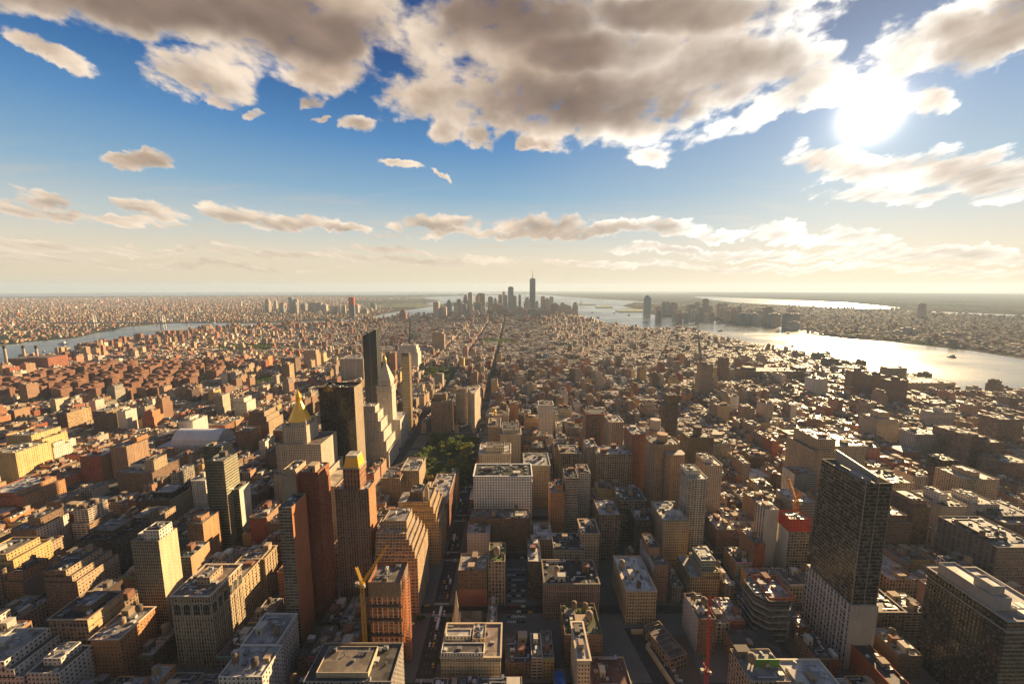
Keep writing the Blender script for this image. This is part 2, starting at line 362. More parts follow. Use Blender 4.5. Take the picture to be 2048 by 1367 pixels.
# ------------------------------------------------------------------ shared small parts
def tank_mesh(col, roofc, r=2.2, h=4.6, leg=2.6):
    m = MB()
    for a in range(4):
        x, y = r*.75*math.cos(a*math.pi/2+.78), r*.75*math.sin(a*math.pi/2+.78)
        m.bar((x, y, 0), (x, y, leg), .16, (.06, .05, .045))
    m.box(-r*.8, r*.8, -r*.8, r*.8, leg-.3, leg, (.07, .06, .05), bottom=True)
    m.ring(0, 0, [(r, leg), (r*1.0, leg+h*.5), (r*.97, leg+h)], 14, col, WOOD, cap=False)
    m.ring(0, 0, [(r*1.08, leg+h-.05), (0, leg+h+r*.62)], 14, roofc, WOOD)
    return m.mesh('water_tank')
TANKS = [tank_mesh((.20, .13, .08), (.16, .11, .075)), tank_mesh((.30, .21, .13), (.22, .17, .12), 2.6, 5), tank_mesh((.11, .08, .06), (.09, .07, .06), 2.0, 4.2)]
def unit_mesh(col, fan):
    m = MB(); m.box(-.5, .5, -.5, .5, 0, 1, col)
    if fan: m.ring(0, 0, [(.34, 1.0), (.34, 1.12)], 10, tuple(c*.5 for c in col))
    else: m.box(-.3, .3, -.56, -.5, .2, .8, tuple(c*.5 for c in col))
    return m.mesh('air_unit')
UNITS = [unit_mesh(c, f) for c in ((.34, .33, .31), (.16, .155, .15), (.5, .48, .44)) for f in (0, 1)]
def bulk_mesh(col):
    m = MB(); st = (col, 9, 9, .0, .0, 1, 0)
    m.prism(rect(-.5, .5, -.5, .5), 0, 1, st, mat=STONE, top=tuple(c*.8 for c in col))
    m.box(-.12, .12, -.52, -.5, .0, .6, (.05, .045, .04)); m.box(-.53, .53, -.53, .53, .96, 1.04, tuple(c*1.1 for c in col), STONE, True)
    return m.mesh('bulkhead')
def duct_mesh():
    m = MB(); c = (.42, .41, .39)
    m.box(-.5, .5, -.06, .06, .35, .6, c, METAL, True); m.box(.38, .5, -.06, .5, .35, .6, c, METAL, True)
    for x in (-.4, -.1, .2): m.box(x-.02, x+.02, -.05, .05, 0, .35, (.1,.1,.1))
    return m.mesh('duct')
DUCT = duct_mesh()
def vent_mesh():
    m = MB(); m.ring(0, 0, [(.3, 0), (.3, .8), (.5, .85), (.5, 1.15), (.1, 1.3)], 8, (.38,.37,.35), METAL); return m.mesh('roof_vent')
VENT = vent_mesh()
BULK = [bulk_mesh(c) for c in ((.34, .26, .18), (.2, .1, .065), (.42, .38, .32), (.14, .12, .1), (.27, .2, .14))]

# style: colour, bay, storey, window width share, height share, spandrel, curtain-glass
S = dict(
 tan=((.40, .29, .185), 3.0, 3.6, .46, .52, 1, 0), lime=((.47, .39, .29), 2.9, 3.7, .44, .55, 1, 0), white=((.60, .54, .46), 3.1, 3.7, .44, .52, 1, 0),
 brick=((.27, .125, .07), 2.7, 3.3, .40, .50, 1, 0), red=((.30, .095, .05), 2.7, 3.2, .38, .48, 1, 0), brown=((.19, .12, .08), 2.8, 3.3, .42, .5, 1, 0),
 dark=((.10, .07, .055), 2.8, 3.4, .46, .55, 1, 0), yellow=((.50, .34, .15), 2.9, 3.3, .40, .48, 1, 0), orange=((.42, .2, .09), 2.8, 3.3, .38, .48, 1, 0),
 grey=((.27, .24, .215), 3.0, 3.6, .5, .55, 1, 0), loft=((.38, .29, .20), 3.3, 3.9, .66, .62, .6, 0), lofts=((.25, .17, .12), 3.2, 3.9, .68, .62, .5, 0),
 pier=((.42, .33, .24), 2.6, 3.6, .58, .6, 0, 0), dpier=((.17, .12, .09), 2.4, 3.5, .58, .62, 0, 0), ribbon=((.33, .27, .21), 6, 3.1, .94, .46, 1, .2),
 balc=((.46, .38, .30), 5, 3.0, .80, .52, 1, .1), bronze=((.055, .035, .022), 1.6, 3.8, .86, .80, 1, .9), green=((.15, .16, .12), 1.8, 3.5, .88, .74, 1, .9),
 blue=((.10, .12, .13), 1.7, 3.8, .9, .82, 1, 1), glass=((.22, .2, .17), 2.2, 3.4, .84, .7, 1, .8), blank=((.42, .32, .21), 9, 9, 0, 0, 1, 0))
ROOFC = [(.06, .055, .05), (.10, .09, .085), (.20, .185, .17), (.30, .275, .25), (.38, .355, .32), (.17, .14, .11)]

def recol(st, col): return (col,)+tuple(st[1:])
def tint(c, a): k = 1+R.uniform(-a, a); return tuple(min(.8, x*k*(1+R.uniform(-a*.25, a*.25))) for x in c)

def roof_part(root, wm, pts, z, rc, par=1.1, thick=.45, wallcol=(.3, .25, .2), name='roof'):
    inn = inset(pts, thick); n = len(pts); rim = tuple(min(.7, c*1.12) for c in wallcol)
    for i in range(n):
        j = (i+1) % n
        wm.face([(*pts[i], z), (*pts[j], z), (*inn[j], z), (*inn[i], z)], rim, STONE)
        wm.face([(*inn[j], z-par), (*inn[i], z-par), (*inn[i], z), (*inn[j], z)], wallcol, STONE)
    r = MB(); r.face([(x, y, z-par) for x, y in inn], rc, ROOF)
    return r.obj(name, root)
def cornice(root, pts, z, col, out=.7, h=1.0, name='cornice', mat=None):
    c = MB(); o = inset(pts, -out); i2 = inset(pts, -.003); n = len(pts)
    for i in range(n):
        j = (i+1) % n
        c.face([(*o[i], z-h*.5), (*o[j], z-h*.5), (*o[j], z), (*o[i], z)], col, mat or STONE)
        c.face([(*i2[i], z-h), (*i2[j], z-h), (*o[j], z-h*.5), (*o[i], z-h*.5)], col, mat or STONE)
        c.face([(*o[i], z), (*o[j], z), (*i2[j], z), (*i2[i], z)], col, mat or STONE)
    return c.obj(name, root)
def roof_bits(root, x0, x1, y0, y1, z, rng, tanks=0, bulks=1, units=2, bi=None):
    w, d = x1-x0, y1-y0; used = []
    def spot(rw, rd):
        for _ in range(14):
            x, y = rng.uniform(x0+rw+.8, max(x0+rw+.9, x1-rw-.8)), rng.uniform(y0+rd+.8, max(y0+rd+.9, y1-rd-.8))
            if all(abs(x-a) > rw+c+.2 or abs(y-b) > rd+e+.2 for a, b, c, e in used):
                used.append((x, y, rw, rd)); return x, y
        return None
    for _ in range(bulks):
        sx_, sy_ = min(w*.4, rng.uniform(4, 10)), min(d*.45, rng.uniform(4, 9)); p = spot(sx_/2, sy_/2)
        if p: link('bulkhead', BULK[rng.randrange(5) if bi is None else bi], root, (p[0], p[1], z-.05), 0, (sx_, sy_, rng.uniform(3, 6.5)))
    for _ in range(tanks):
        if min(w, d) < 7: break
        p = spot(2.7, 2.7)
        if p: link('water_tank', TANKS[rng.randrange(3)], root, (p[0], p[1], z), rng.random(), tuple([rng.uniform(.85, 1.25)]*3))
    if units > 2 and min(w, d) > 9:
        for _ in range(1+units//6):
            L_ = min(w, d)*rng.uniform(.35, .6); p = spot(L_/2, 1.2)
            if p: link('duct', DUCT, root, (p[0], p[1], z-.03), rng.choice([0, 0, math.pi]), (L_, 7, rng.uniform(1.6, 2.4)))
        for _ in range(units//2):
            p = spot(.7, .7)
            if p: link('roof_vent', VENT, root, (p[0], p[1], z-.03), 0, tuple([rng.uniform(.9, 1.6)]*3))
    for _ in range(units):
        sx_, sy_ = min(w*.3, rng.uniform(1.5, 4.5)), min(d*.3, rng.uniform(1.5, 4)); p = spot(sx_/2, sy_/2)
        if p: link('air_unit', UNITS[rng.randrange(6)], root, (p[0], p[1], z-.03), 0, (sx_, sy_, rng.uniform(1, 2.6)))

FOOT = []   # reserved ground rectangles x0,x1,y0,y1
HERO = []   # dict(short, x, y, vis...) for labels and for keeping sight lines open
def reserve(x0, x1, y0, y1, m=3): FOOT.append((x0-m, x1+m, y0-m, y1+m))

FIXY = {'cream corner apartments': 262, 'stepped brown apartments': 345, 'violet-striped loft': 395, 'golden yellow block': 385, 'blank salmon wall': 385, 'tall orange block': 420, 'stepped orange house': 470,
 'brown garden block': 430, 'tan block with square roof tower': 450, 'dark building on white colonnade': 500, 'long brown block': 590, 'tan striped wings': 640, 'wide orange block': 520, 'red housing block': 630,
 'small white stepped house': 680, 'striped brown slab': 840, 'dark dim slab': 830, 'pale cream tower': 840, 'tan waterfront warehouse': 1200}
def tower(name, label, cat, short, xl, xr, yt, Y, d, st, vb=None, roof=None, skirts=(), tops=(), blank=(), side=None, corn=None,
          tanks=0, bulks=1, units=4, par=1.2, H=None, bi=None, group=None, chamfer=0, seed=None, relief=0, ledges=()):
    """A building from its roof line: xl, xr, yt are where its near top edge stands, Y how far off, d how deep. skirts: lower
    stages (top height share, grow left, right, front, back); tops: upper boxes (fx0, fx1, fy0, fy1, height, style)."""
    rng = random.Random(seed or name+label)
    if isinstance(st, str): st = S[st]
    Y = FIXY.get(short, Y)
    (x0, z), (x1, z2) = atY(xl, yt, Y), atY(xr, yt, Y)
    H = H or (z+z2)/2
    if d < -1: d = max(8, gnd(xr, -d, H)[1]-Y)
    cx = (x0+x1)/2; w = x1-x0; rc = roof or rng.choice(ROOFC)
    root = thing(name, label, cat, (cx, Y, 0), 0, group)
    bl = {'N': 0, 'W': 1, 'S': 2, 'E': 3}; blank = [bl[b] for b in blank]; side = {bl[k]: (S[v] if isinstance(v, str) else v) for k, v in (side or {}).items()}
    wm = MB(); zlow = 0.0; gl = gr = gf = gb = 0
    sk = sorted(skirts, key=lambda q: q[0])
    for i, (fz, a, b, c, e) in enumerate(sk):
        P = rect(-w/2-a, w/2+b, -c, d+e); z1 = fz*H if fz <= 1 else fz
        wm.prism(P, zlow, z1, st, None, blank=blank, side=side)
        zr = z1-1.0
        roof_part(root, wm, P, z1, rng.choice(ROOFC[1:]), 1.0, .4, st[0], 'setback_roof')
        gl, gr, gf, gb = max(gl, a), max(gr, b), max(gf, c), max(gb, e); zlow = zr
    P = rect(-w/2, w/2, 0, d)
    if chamfer:
        k = chamfer; P = [(-w/2+k, 0), (w/2-k, 0), (w/2, k), (w/2, d-k), (w/2-k, d), (-w/2+k, d), (-w/2, d-k), (-w/2, k)]; blank = (); side = {}
    wm.prism(P, zlow, H, st, None, blank=blank, side=side)
    rf = roof_part(root, wm, P, H, rc, par, .5, st[0])
    wm.obj('walls', root)
    if relief:
        # piers between the bays and string courses, on the front and both flanks
        pm = MB(); pc = tuple(min(.7, q*1.08) for q in st[0]); nb = max(1, round(w/st[1])); nd = max(1, round(d/st[1]))
        for k in range(0, nb+1, relief): x = -w/2+w*k/nb; pm.box(x-.32, x+.32, -.35, -.01, zlow, H-1.5, pc, STONE)
        for k in range(0, nd+1, relief):
            y = d*k/nd
            for sx_ in (-1, 1): pm.box(*sorted((sx_*(w/2+.01), sx_*(w/2+.35))), y-.32, y+.32, zlow, H-1.5, pc, STONE)
        pm.obj('pier_moulding', root)
    for fz in ledges: cornice(root, P, fz*H, tuple(min(.7, q*1.12) for q in st[0]), .55, .9, 'ledge')
    if corn: cornice(root, P, H-.02, tuple(min(.7, q*1.1) for q in (corn if isinstance(corn, tuple) else st[0])), .9, 1.6)
    for (a, b, c, e, h, s2) in tops:
        s2 = S[s2] if isinstance(s2, str) else s2
        Q = rect(-w/2+a*w, -w/2+b*w, c*d, e*d); m = MB(); m.prism(Q, H-par, H+h, s2)
        pr = m; rf2 = roof_part(root, pr, Q, H+h, rng.choice(ROOFC), .8, .35, s2[0], 'upper_roof'); pr.obj('penthouse', root)
        if (b-a)*w > 8 and (e-c)*d > 8: roof_bits(rf2, -w/2+a*w, -w/2+b*w, c*d, e*d, H+h-.8, rng, 0, 0, 3)
    roof_bits(rf, -w/2, w/2, 0, d, H-par, rng, tanks, bulks if not tops else 0, max(units, int(w*d/150)) if units else 0, bi)
    reserve(cx-w/2-gl, cx+w/2+gr, Y-gf, Y+d+gb)
    HERO.append(dict(short=short, x=cx, y=Y, w=w, d=d, h=H, vb=vb, xl=xl, xr=xr))
    return root, w, H, cx

# ------------------------------------------------------------------ named buildings, from the roof line in the photograph
T = tower
# --- lower left quarter
T('apartment_building', 'cream terraced apartment block with white parapets in the bottom left corner', 'building', 'cream corner apartments', -70, 8, 1322, 290, 30, 'white', vb=1367, skirts=[(.86, 0, 6, 0, 3), (.72, 0, 12, 0, 6)], tanks=0, units=5, roof=(.3,.27,.23))
T('apartment_building', 'white apartment block with stepped roof terraces beside the cream corner block', 'building', 'white terraced apartments', 52, 118, 1345, 262, 24, 'white', vb=1367, tops=[(.2,.75,.3,.9,5,'white')], units=4)
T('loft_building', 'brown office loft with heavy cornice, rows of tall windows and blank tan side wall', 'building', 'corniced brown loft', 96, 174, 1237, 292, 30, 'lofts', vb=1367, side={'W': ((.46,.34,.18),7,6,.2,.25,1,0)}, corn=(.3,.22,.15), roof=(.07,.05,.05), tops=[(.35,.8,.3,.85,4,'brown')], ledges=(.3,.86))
T('brick_building', 'orange brick corner building with two wooden tanks behind its white toothed parapet', 'building', 'brick building with two tanks', 180, 238, 1276, 285, 32, 'orange', vb=1367, corn=(.5,.42,.34), tanks=2, side={'W': 'orange'})
R1, w1, H1, c1 = T('office_building', 'ornate stone office building with giant arched windows under its white cornice', 'building', 'arched stone office', 342, 420, 1190, 300, 38, ((.40,.31,.21),2.3,3.5,.52,.6,.25,0), vb=1345, corn=(.55,.47,.37), roof=(.2,.15,.12), tops=[(.35,.7,.35,.75,6,'tan')], units=7, relief=3, ledges=(.72,.90))
for (n_, L_, fn) in ((4, w1, lambda u: ((u-.5)*w1, -.42, 0)), (6, 38, lambda u: (w1/2+.42, u*38, math.pi/2))):
    for k in range(n_):
        bw = L_/n_*.34; m = MB(); zb_, zt_ = H1*.745, H1*.845
        A = [(-bw, zb_), (bw, zb_)]+[(bw*math.cos(t*math.pi/8), zt_+bw*math.sin(t*math.pi/8)) for t in range(9)]
        A2 = [(-bw-.45, zb_), (bw+.45, zb_)]+[((bw+.45)*math.cos(t*math.pi/8), zt_+(bw+.45)*math.sin(t*math.pi/8)) for t in range(9)]
        m.face([(x, .02, z) for x, z in A2], (.55,.47,.37), STONE); m.face([(x, -.05, z) for x, z in A], (.025,.028,.03), PAINT)
        for t in (-.35, .35): m.bar((bw*t, -.08, zb_), (bw*t, -.08, zt_+bw*.8), .09, (.3,.26,.2))
        m.bar((-bw, -.08, zb_+(zt_-zb_)*.5), (bw, -.08, zb_+(zt_-zb_)*.5), .12, (.3,.26,.2))
        p_ = fn((k+.5)/n_); o = m.obj('arched_window', R1, (p_[0], p_[1], 0)); o.rotation_euler = (0, 0, p_[2])
T('office_building', 'long tan office wing with a regular grid of windows behind the arched stone office', 'building', 'tan gridded wing', 436, 483, 1158, 342, 42, ((.44,.33,.2),2.7,3.6,.5,.56,1,0), vb=1250, roof=(.2,.17,.15), relief=2, ledges=(.85,))
T('apartment_tower', 'slender cream tower with blank pale side, striped glass front and a white roof house', 'tower', 'slender cream tower', 261, 317, 1081, 334, 20, ((.36,.30,.21),1.9,3.1,.72,.7,.5,.4), vb=1250, side={'W': ((.52,.42,.27),5,3.1,.12,.28,1,0)}, tops=[(.42,.98,.1,.8,9,'white'), (.05,.35,.3,.8,3,'white')], roof=(.16,.15,.08), units=5)
T('apartment_building', 'brown stepped apartment block with two wooden tanks above its balconied tan side', 'building', 'stepped brown apartments', 84, 131, 1140, 425, 34, 'brown', vb=1245, side={'W': 'tan'}, tanks=2, skirts=[(.9, 0, 5, 0, 4), (.8, 0, 9, 0, 6)])
R2, w2, H2, c2 = T('loft_building', 'dark purple-brown loft block striped with violet ledges beside the slender cream tower', 'building', 'violet-striped loft', 153, 229, 1080, 455, 42, 'dark', vb=1140, roof=(.06,.05,.05), tanks=3, tops=[(.1,.8,.2,.8,6,'dark')])
T('apartment_building', 'golden yellow brick block cut by the photo edge, its side wall brightly sunlit', 'building', 'golden yellow block', -45, 12, 1108, 455, 30, 'yellow', vb=1140, skirts=[(.85, 0, 6, 0, 5)])
T('loft_building', 'low tan row building with small arched windows in front of the golden yellow block', 'building', 'low tan row', -60, 0, 1158, 375, 60, 'tan', vb=1190, H=32)
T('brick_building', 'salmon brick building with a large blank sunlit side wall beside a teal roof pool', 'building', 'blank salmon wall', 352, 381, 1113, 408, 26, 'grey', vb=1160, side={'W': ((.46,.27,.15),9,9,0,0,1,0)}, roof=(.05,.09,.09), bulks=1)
T('apartment_building', 'tall orange brick block with rounded roof tower behind the blank salmon wall', 'building', 'tall orange block', 373, 405, 1046, 455, 26, 'brown', vb=1110, side={'W': ((.44,.24,.12),7,3.2,.2,.35,1,0)}, tops=[(.2,.7,.2,.7,4,'orange')])
T('brick_building', 'orange brick apartment house with stepped roof and turquoise tank cover', 'building', 'stepped orange house', 132, 158, 1027, 560, 30, 'red', vb=1060, side={'W': 'orange'}, skirts=[(.9, 0, 5, 0, 4)], tanks=1)
T('brick_building', 'long brown brick block with rooftop garden above white stepped bays', 'building', 'brown garden block', 20, 72, 1058, 560, 34, 'brown', vb=1110, side={'W': 'white'}, tops=[(.45,.95,.2,.9,10,'brown')])
T('office_building', 'plain tan office block with square roof tower behind the slender cream tower', 'building', 'tan block with square roof tower', 247, 290, 1050, 500, 44, 'tan', vb=1076, tops=[(.45,.95,.0,.5,11,'tan')], roof=(.3,.26,.22))
T('glass_tower', 'green glass tower in two slabs with slanting roof crowns left of the slab tower', 'tower', 'green glass tower', 411, 447, 921, 452, 24, 'green', vb=1090, side={'W': ((.40,.36,.25),2.2,3.5,.85,.6,1,.8)}, roof=(.3,.28,.25), bulks=1)
T('glass_tower', 'second green glass slab standing close behind the front green slab, slightly taller', 'tower', 'rear green glass slab', 405, 443, 893, 484, 20, 'green', vb=920, side={'W': ((.36,.33,.24),2.2,3.5,.85,.6,1,.8)}, roof=(.3,.28,.25))
T('glass_building', 'low pale glass wing stepping down from the green glass tower', 'building', 'low pale glass wing', 459, 478, 978, 462, 20, 'green', vb=1080, side={'W': ((.5,.5,.42),3,3.5,.1,.1,1,.6)})
T('office_building', 'white loft with large square windows left of the green glass tower', 'building', 'white square-windowed loft', 382, 410, 960, 520, 44, 'white', vb=1010, corn=True)
T('office_building', 'dark modern building with a white colonnaded base and red-tinted roof floor', 'building', 'dark building on white colonnade', 282, 338, 1000, 560, 36, 'dark', vb=1050, side={'W':'blank'}, tops=[(.25,.95,.2,.9,7,'bronze')])
T('hospital_building', 'long brown brick block with flat grey roof below the white barrel-roofed college', 'building', 'long brown block', 232, 304, 945, 640, 60, 'brown', vb=985, roof=(.3,.27,.24), tops=[(.1,.5,.3,.8,6,'white'), (.72,.98,.1,.5,18,'tan')])
T('apartment_building', 'pair of tan striped apartment wings with many shadowed balconies, left of the long brown block', 'building', 'tan striped wings', 219, 252, 893, 700, 40, ((.36,.23,.14),2.6,3.0,.45,.5,.5,0), vb=955, tops=[(.6,1,.5,1,8,'orange')])
T('brick_building', 'wide orange brick apartment block with gridded windows on the far left', 'building', 'wide orange block', -30, 30, 985, 640, 50, 'red', vb=1020, side={'W': ((.44,.22,.1),2.8,3.1,.5,.5,1,0)}, skirts=[(.86,0,9,0,3)])
T('brick_building', 'red brick housing block with shadowed front beside the tan striped wings', 'building', 'red housing block', 158, 200, 912, 660, 40, 'red', vb=960, side={'W': ((.42,.22,.11),2.6,3,.5,.5,1,0)})
# --- tan hospital-like complex, far left
for i, (a, b, y, Y, d, lab) in enumerate([(-30, 30, 905, 620, 50, 'tall yellow-tan complex at the left edge, lowest of its three stepped wings'), (10, 62, 870, 672, 46, 'tall yellow-tan complex wing with long roof, behind the lowest wing'), (63, 84, 878, 676, 40, 'narrow yellow-tan wing ending the stepped complex at the left edge')]):
    T('apartment_building', lab, 'building', 'yellow-tan complex', a, b, y, Y, d, 'yellow', vb=958, side={'W': ((.58,.42,.19),3,3.2,.45,.5,1,0)}, roof=(.34,.3,.22))
T('apartment_building', 'small white stepped apartment house beside the yellow-tan complex', 'building', 'small white stepped house', 76, 106, 895, 760, 30, 'white', vb=920, side={'W':'white'}, tops=[(.3,.8,.2,.8,6,'white')])
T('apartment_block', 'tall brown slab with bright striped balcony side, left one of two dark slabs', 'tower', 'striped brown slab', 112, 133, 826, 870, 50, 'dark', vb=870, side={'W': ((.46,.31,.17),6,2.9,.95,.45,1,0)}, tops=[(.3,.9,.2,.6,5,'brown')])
T('apartment_block', 'dark brown slab with dim windows standing right of the striped brown slab', 'tower', 'dark dim slab', 184, 212, 822, 880, 46, 'dark', vb=872, side={'W': ((.26,.19,.12),3,2.9,.55,.5,1,0)})
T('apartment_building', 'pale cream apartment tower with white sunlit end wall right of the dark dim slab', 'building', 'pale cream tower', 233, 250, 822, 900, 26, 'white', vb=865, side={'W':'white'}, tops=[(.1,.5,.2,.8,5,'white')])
T('brick_tower', 'narrow red brick tower tapering in steps behind the tan striped wings', 'tower', 'narrow red tower', 288, 304, 822, 860, 20, 'red', vb=865, side={'W': ((.45,.2,.1),4,3,.2,.3,1,0)}, skirts=[(.75, 5, 4, 2, 4)])
T('apartment_building', 'white slab house with dark windows below the narrow red tower', 'building', 'white slab house', 356, 385, 842, 800, 40, 'white', vb=860, side={'W':'white'}, tops=[(.2,.6,.2,.8,5,'white')])
T('apartment_tower', 'pair of tall grey striped apartment towers behind the white barrel roof', 'tower', 'grey striped tower', 428, 444, 790, 960, 26, ((.3,.25,.2),2.2,3,.5,.6,.4,0), vb=845, side={'W': ((.5,.42,.32),2.4,3,.5,.55,1,0)})
T('apartment_tower', 'cream stepped tower right of the pair of grey striped towers', 'tower', 'cream stepped tower', 466, 487, 796, 960, 30, 'white', vb=850, skirts=[(.8,0,6,0,5)])
T('office_building', 'brown stepped office block with sunlit terraces left of the gold pyramid tower', 'building', 'brown terraced block', 497, 528, 823, 800, 40, 'brown', vb=870, side={'W':'tan'}, skirts=[(.86, 0, 5, 2, 4), (.7, 0, 10, 4, 8)])
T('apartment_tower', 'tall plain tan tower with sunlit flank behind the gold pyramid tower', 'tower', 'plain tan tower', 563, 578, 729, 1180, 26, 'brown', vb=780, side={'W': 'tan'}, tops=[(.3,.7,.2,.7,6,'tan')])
T('apartment_tower', 'red-brown tower with low roof house left of the gold spire', 'tower', 'red-brown block tower', 470, 500, 862, 740, 30, ((.24,.13,.08),2.6,3,.5,.5,.6,0), vb=905, side={'W':'orange'})
# --- centre: towers round the park
RG, wG, HG, cG = T('office_tower', 'limestone tower with a gilded pyramid spire on an octagonal roof above stepped wings', 'tower', 'gold pyramid tower', 564, 612, 852, 548, 34, ((.50,.42,.33),2.6,3.7,.42,.6,.6,0), vb=1005, skirts=[(.80, 9, 21, 4, 14), (.45, 14, 26, 8, 20)], bulks=0, units=0, roof=(.3,.26,.2))
m = MB(); pz = HG-1.0
r0 = wG*.42; m.ring(0, 17, [(r0*1.05, pz), (r0*1.05, pz+5), (r0*1.12, pz+5.2)], 8, (.45, .37, .28), STONE, math.pi/8); m.obj('pyramid_base', RG)
m = MB(); m.ring(0, 17, [(r0*1.08, pz+5.3), (r0*.24, pz+33)], 8, (1.0, .56, .07), GOLD, math.pi/8); m.obj('gold_pyramid', RG)
m = MB()
for k in range(8):
    a = math.pi/8+k*math.pi/4; m.bar((r0*.23*math.cos(a), 17+r0*.23*math.sin(a), pz+33), (r0*.23*math.cos(a), 17+r0*.23*math.sin(a), pz+39), .35, (.95, .52, .07), GOLD)
m.ring(0, 17, [(r0*.15, pz+33), (r0*.15, pz+39), (r0*.3, pz+39.2), (.25, pz+49), (.08, pz+56)], 8, (1.0, .56, .07), GOLD); m.obj('gold_lantern', RG)
for sx_ in (-1, 1):
    for sy_ in (3, 31):
        m = MB(); m.ring(0, 0, [(1.6, 0), (1.6, 5), (1.9, 5.2), (.1, 10)], 8, (.42, .35, .27), STONE); m.obj('pinnacle', RG, (sx_*(wG/2-2.2), sy_, HG-1))
T('office_tower', 'massive black-brown glass slab tower behind the gold pyramid tower', 'tower', 'black-brown slab tower', 637, 708, 774, 612, 34, ((.045,.03,.02),1.7,3.8,.84,.82,1,.85), vb=945, side={'W': ((.36,.28,.2),2.1,3.8,.5,.6,1,.3)}, roof=(.03,.028,.026), units=8, bulks=0, par=3.5)
RS, wS, HS, cS = T('office_building', 'white limestone office block climbing in many steps beside the black-brown slab', 'building', 'stepped white office', 721, 750, 812, 690, 22, ((.56,.49,.4),2.5,3.7,.44,.56,1,0), vb=1000, skirts=[(.90, 0, 5, 2, 6), (.76, 0, 10, 3, 12), (.60, 2, 15, 5, 18), (.44, 4, 20, 8, 24), (.28, 6, 24, 10, 30)], bulks=0, roof=(.3,.26,.2))
RM, wM, HM, cM = T('clock_tower', 'slim white stone clock tower with steep pyramid roof and gilded cupola', 'tower', 'white clock tower', 753, 783, 772, 770, 26, ((.56,.49,.40),2.4,3.7,.40,.55,.8,0), vb=870, bulks=0, units=0, skirts=[(.46, 0, 14, -1, 30)], roof=(.4,.34,.27))
cornice(RM, rect(-wM/2, wM/2, 0, 26), HM-12, (.52,.45,.37), 1.4, 2.2); cornice(RM, rect(-wM/2, wM/2, 0, 26), HM-.5, (.52,.45,.37), 1.6, 2.4)
m = MB(); m.prism(rect(-wM/2+2, wM/2-2, 2, 24), HM-1, HM+10, ((.56,.49,.40),2.4,5,.4,.7,1,0), top=(.4,.34,.28)); m.obj('loggia', RM)
m = MB(); q = wM/2-1.6; b4 = [(-q, 13-q), (q, 13-q), (q, 13+q), (-q, 13+q)]; t4 = [(-2.6, 10.4), (2.6, 10.4), (2.6, 15.6), (-2.6, 15.6)]
for k in range(4):
    j = (k+1) % 4; m.face([(*b4[k], HM+10), (*b4[j], HM+10), (*t4[j], HM+42), (*t4[k], HM+42)], (.52,.45,.36), FAC, (.22,.3,1,0), [(0,0),(7,0),(4.5,8),(2.5,8)])
m.obj('pyramid_roof', RM)
m = MB(); m.ring(0, 13, [(3.6, HM+42), (3.4, HM+47)], 8, (.5,.43,.34), STONE); m.obj('lantern', RM)
m = MB(); m.ring(0, 13, [(3.3, HM+47), (3.2, HM+50), (2.4, HM+53), (.9, HM+56), (.7, HM+60), (.1, HM+66)], 10, (1., .62, .12), GOLD); m.obj('gold_cupola', RM)
for k, (px_, py_, rz_) in enumerate([(0, -.06, 0), (wM/2+.06, 13, math.pi/2)]):
    m = MB(); n = 24
    m.face([(4.2*math.cos(2*math.pi*i/n), 0, 4.2*math.sin(2*math.pi*i/n)) for i in range(n)], (.30,.25,.2), STONE)
    m.face([(3.3*math.cos(2*math.pi*i/n), -.05, 3.3*math.sin(2*math.pi*i/n)) for i in range(n)], (.62,.56,.48), STONE)
    m.bar((0, -.1, 0), (0, -.1, 2.6), .22, (.05,.04,.04)); m.bar((0, -.1, 0), (1.7, -.1, -.8), .22, (.05,.04,.04))
    o = m.obj('clock_face', RM, (px_, py_, HM-26)); o.rotation_euler = (0, 0, rz_)
# dark glass tower with a slanting top
root = thing('glass_tower', 'dark glass tower with a sharply slanting roof edge behind the white clock tower', 'tower', (0, 930, 0))
xa, za = atY(725, 672, 930); xb, zb = atY(752, 658, 930)
m = MB(); st = ((.06,.075,.085),1.6,3.8,.92,.86,1,1)
P = rect(0, xb-xa, 0, 24); hs = [za, zb, zb, za]
for i in range(4):
    j = (i+1) % 4; L = math.dist(P[i], P[j]); n = round(L/1.6)
    m.face([(*P[i], 0), (*P[j], 0), (*P[j], hs[j]), (*P[i], hs[i])], st[0], FAC, (.92,.86,1,1), [(0,0),(n,0),(n,hs[j]/3.8),(0,hs[i]/3.8)], .3)
m.obj('walls', root); r = MB(); r.face([(P[i][0], P[i][1], hs[i]) for i in range(4)], (.08,.08,.08), ROOF); r.obj('roof', root)
for k in (0.0, .5, 1.0):
    f = MB(); f.bar((k*(xb-xa), -.12, 1), (k*(xb-xa), -.12, za+k*(zb-za)), .3, (.3,.25,.2)); f.obj('corner_mullion', root)
root.location.x = xa; reserve(xa, xb, 930, 954); HERO.append(dict(short='slant-topped glass tower', x=(xa+xb)/2, y=930, w=xb-xa, d=24, h=zb, vb=800, xl=725, xr=752))
T('apartment_tower', 'very slim tower of stacked golden glass floors beside the white clock tower', 'tower', 'slim golden glass tower', 802, 818, 712, 862, 17, ((.42,.34,.2),2.2,3.4,.8,.66,1,.6), vb=862, side={'W': ((.2,.14,.09),3,3.4,.4,.6,1,.5)}, tops=[(.05,.95,.05,.95,6,'dark')])
T('office_building', 'brown midrise with fine vertical stripes facing the park', 'building', 'striped brown midrise', 861, 903, 803, 858, 40, ((.27,.19,.13),2.0,3.6,.5,.72,.1,0), vb=878, tops=[(.08,.7,.3,.9,13,'brown')], corn=True)
T('office_building', 'stone midrise with a painted advertisement wall left of the wedge building', 'building', 'stone midrise', 911, 936, 784, 915, 30, 'lime', vb=835, tops=[(.1,.9,.1,.9,6,'tan')], corn=True)
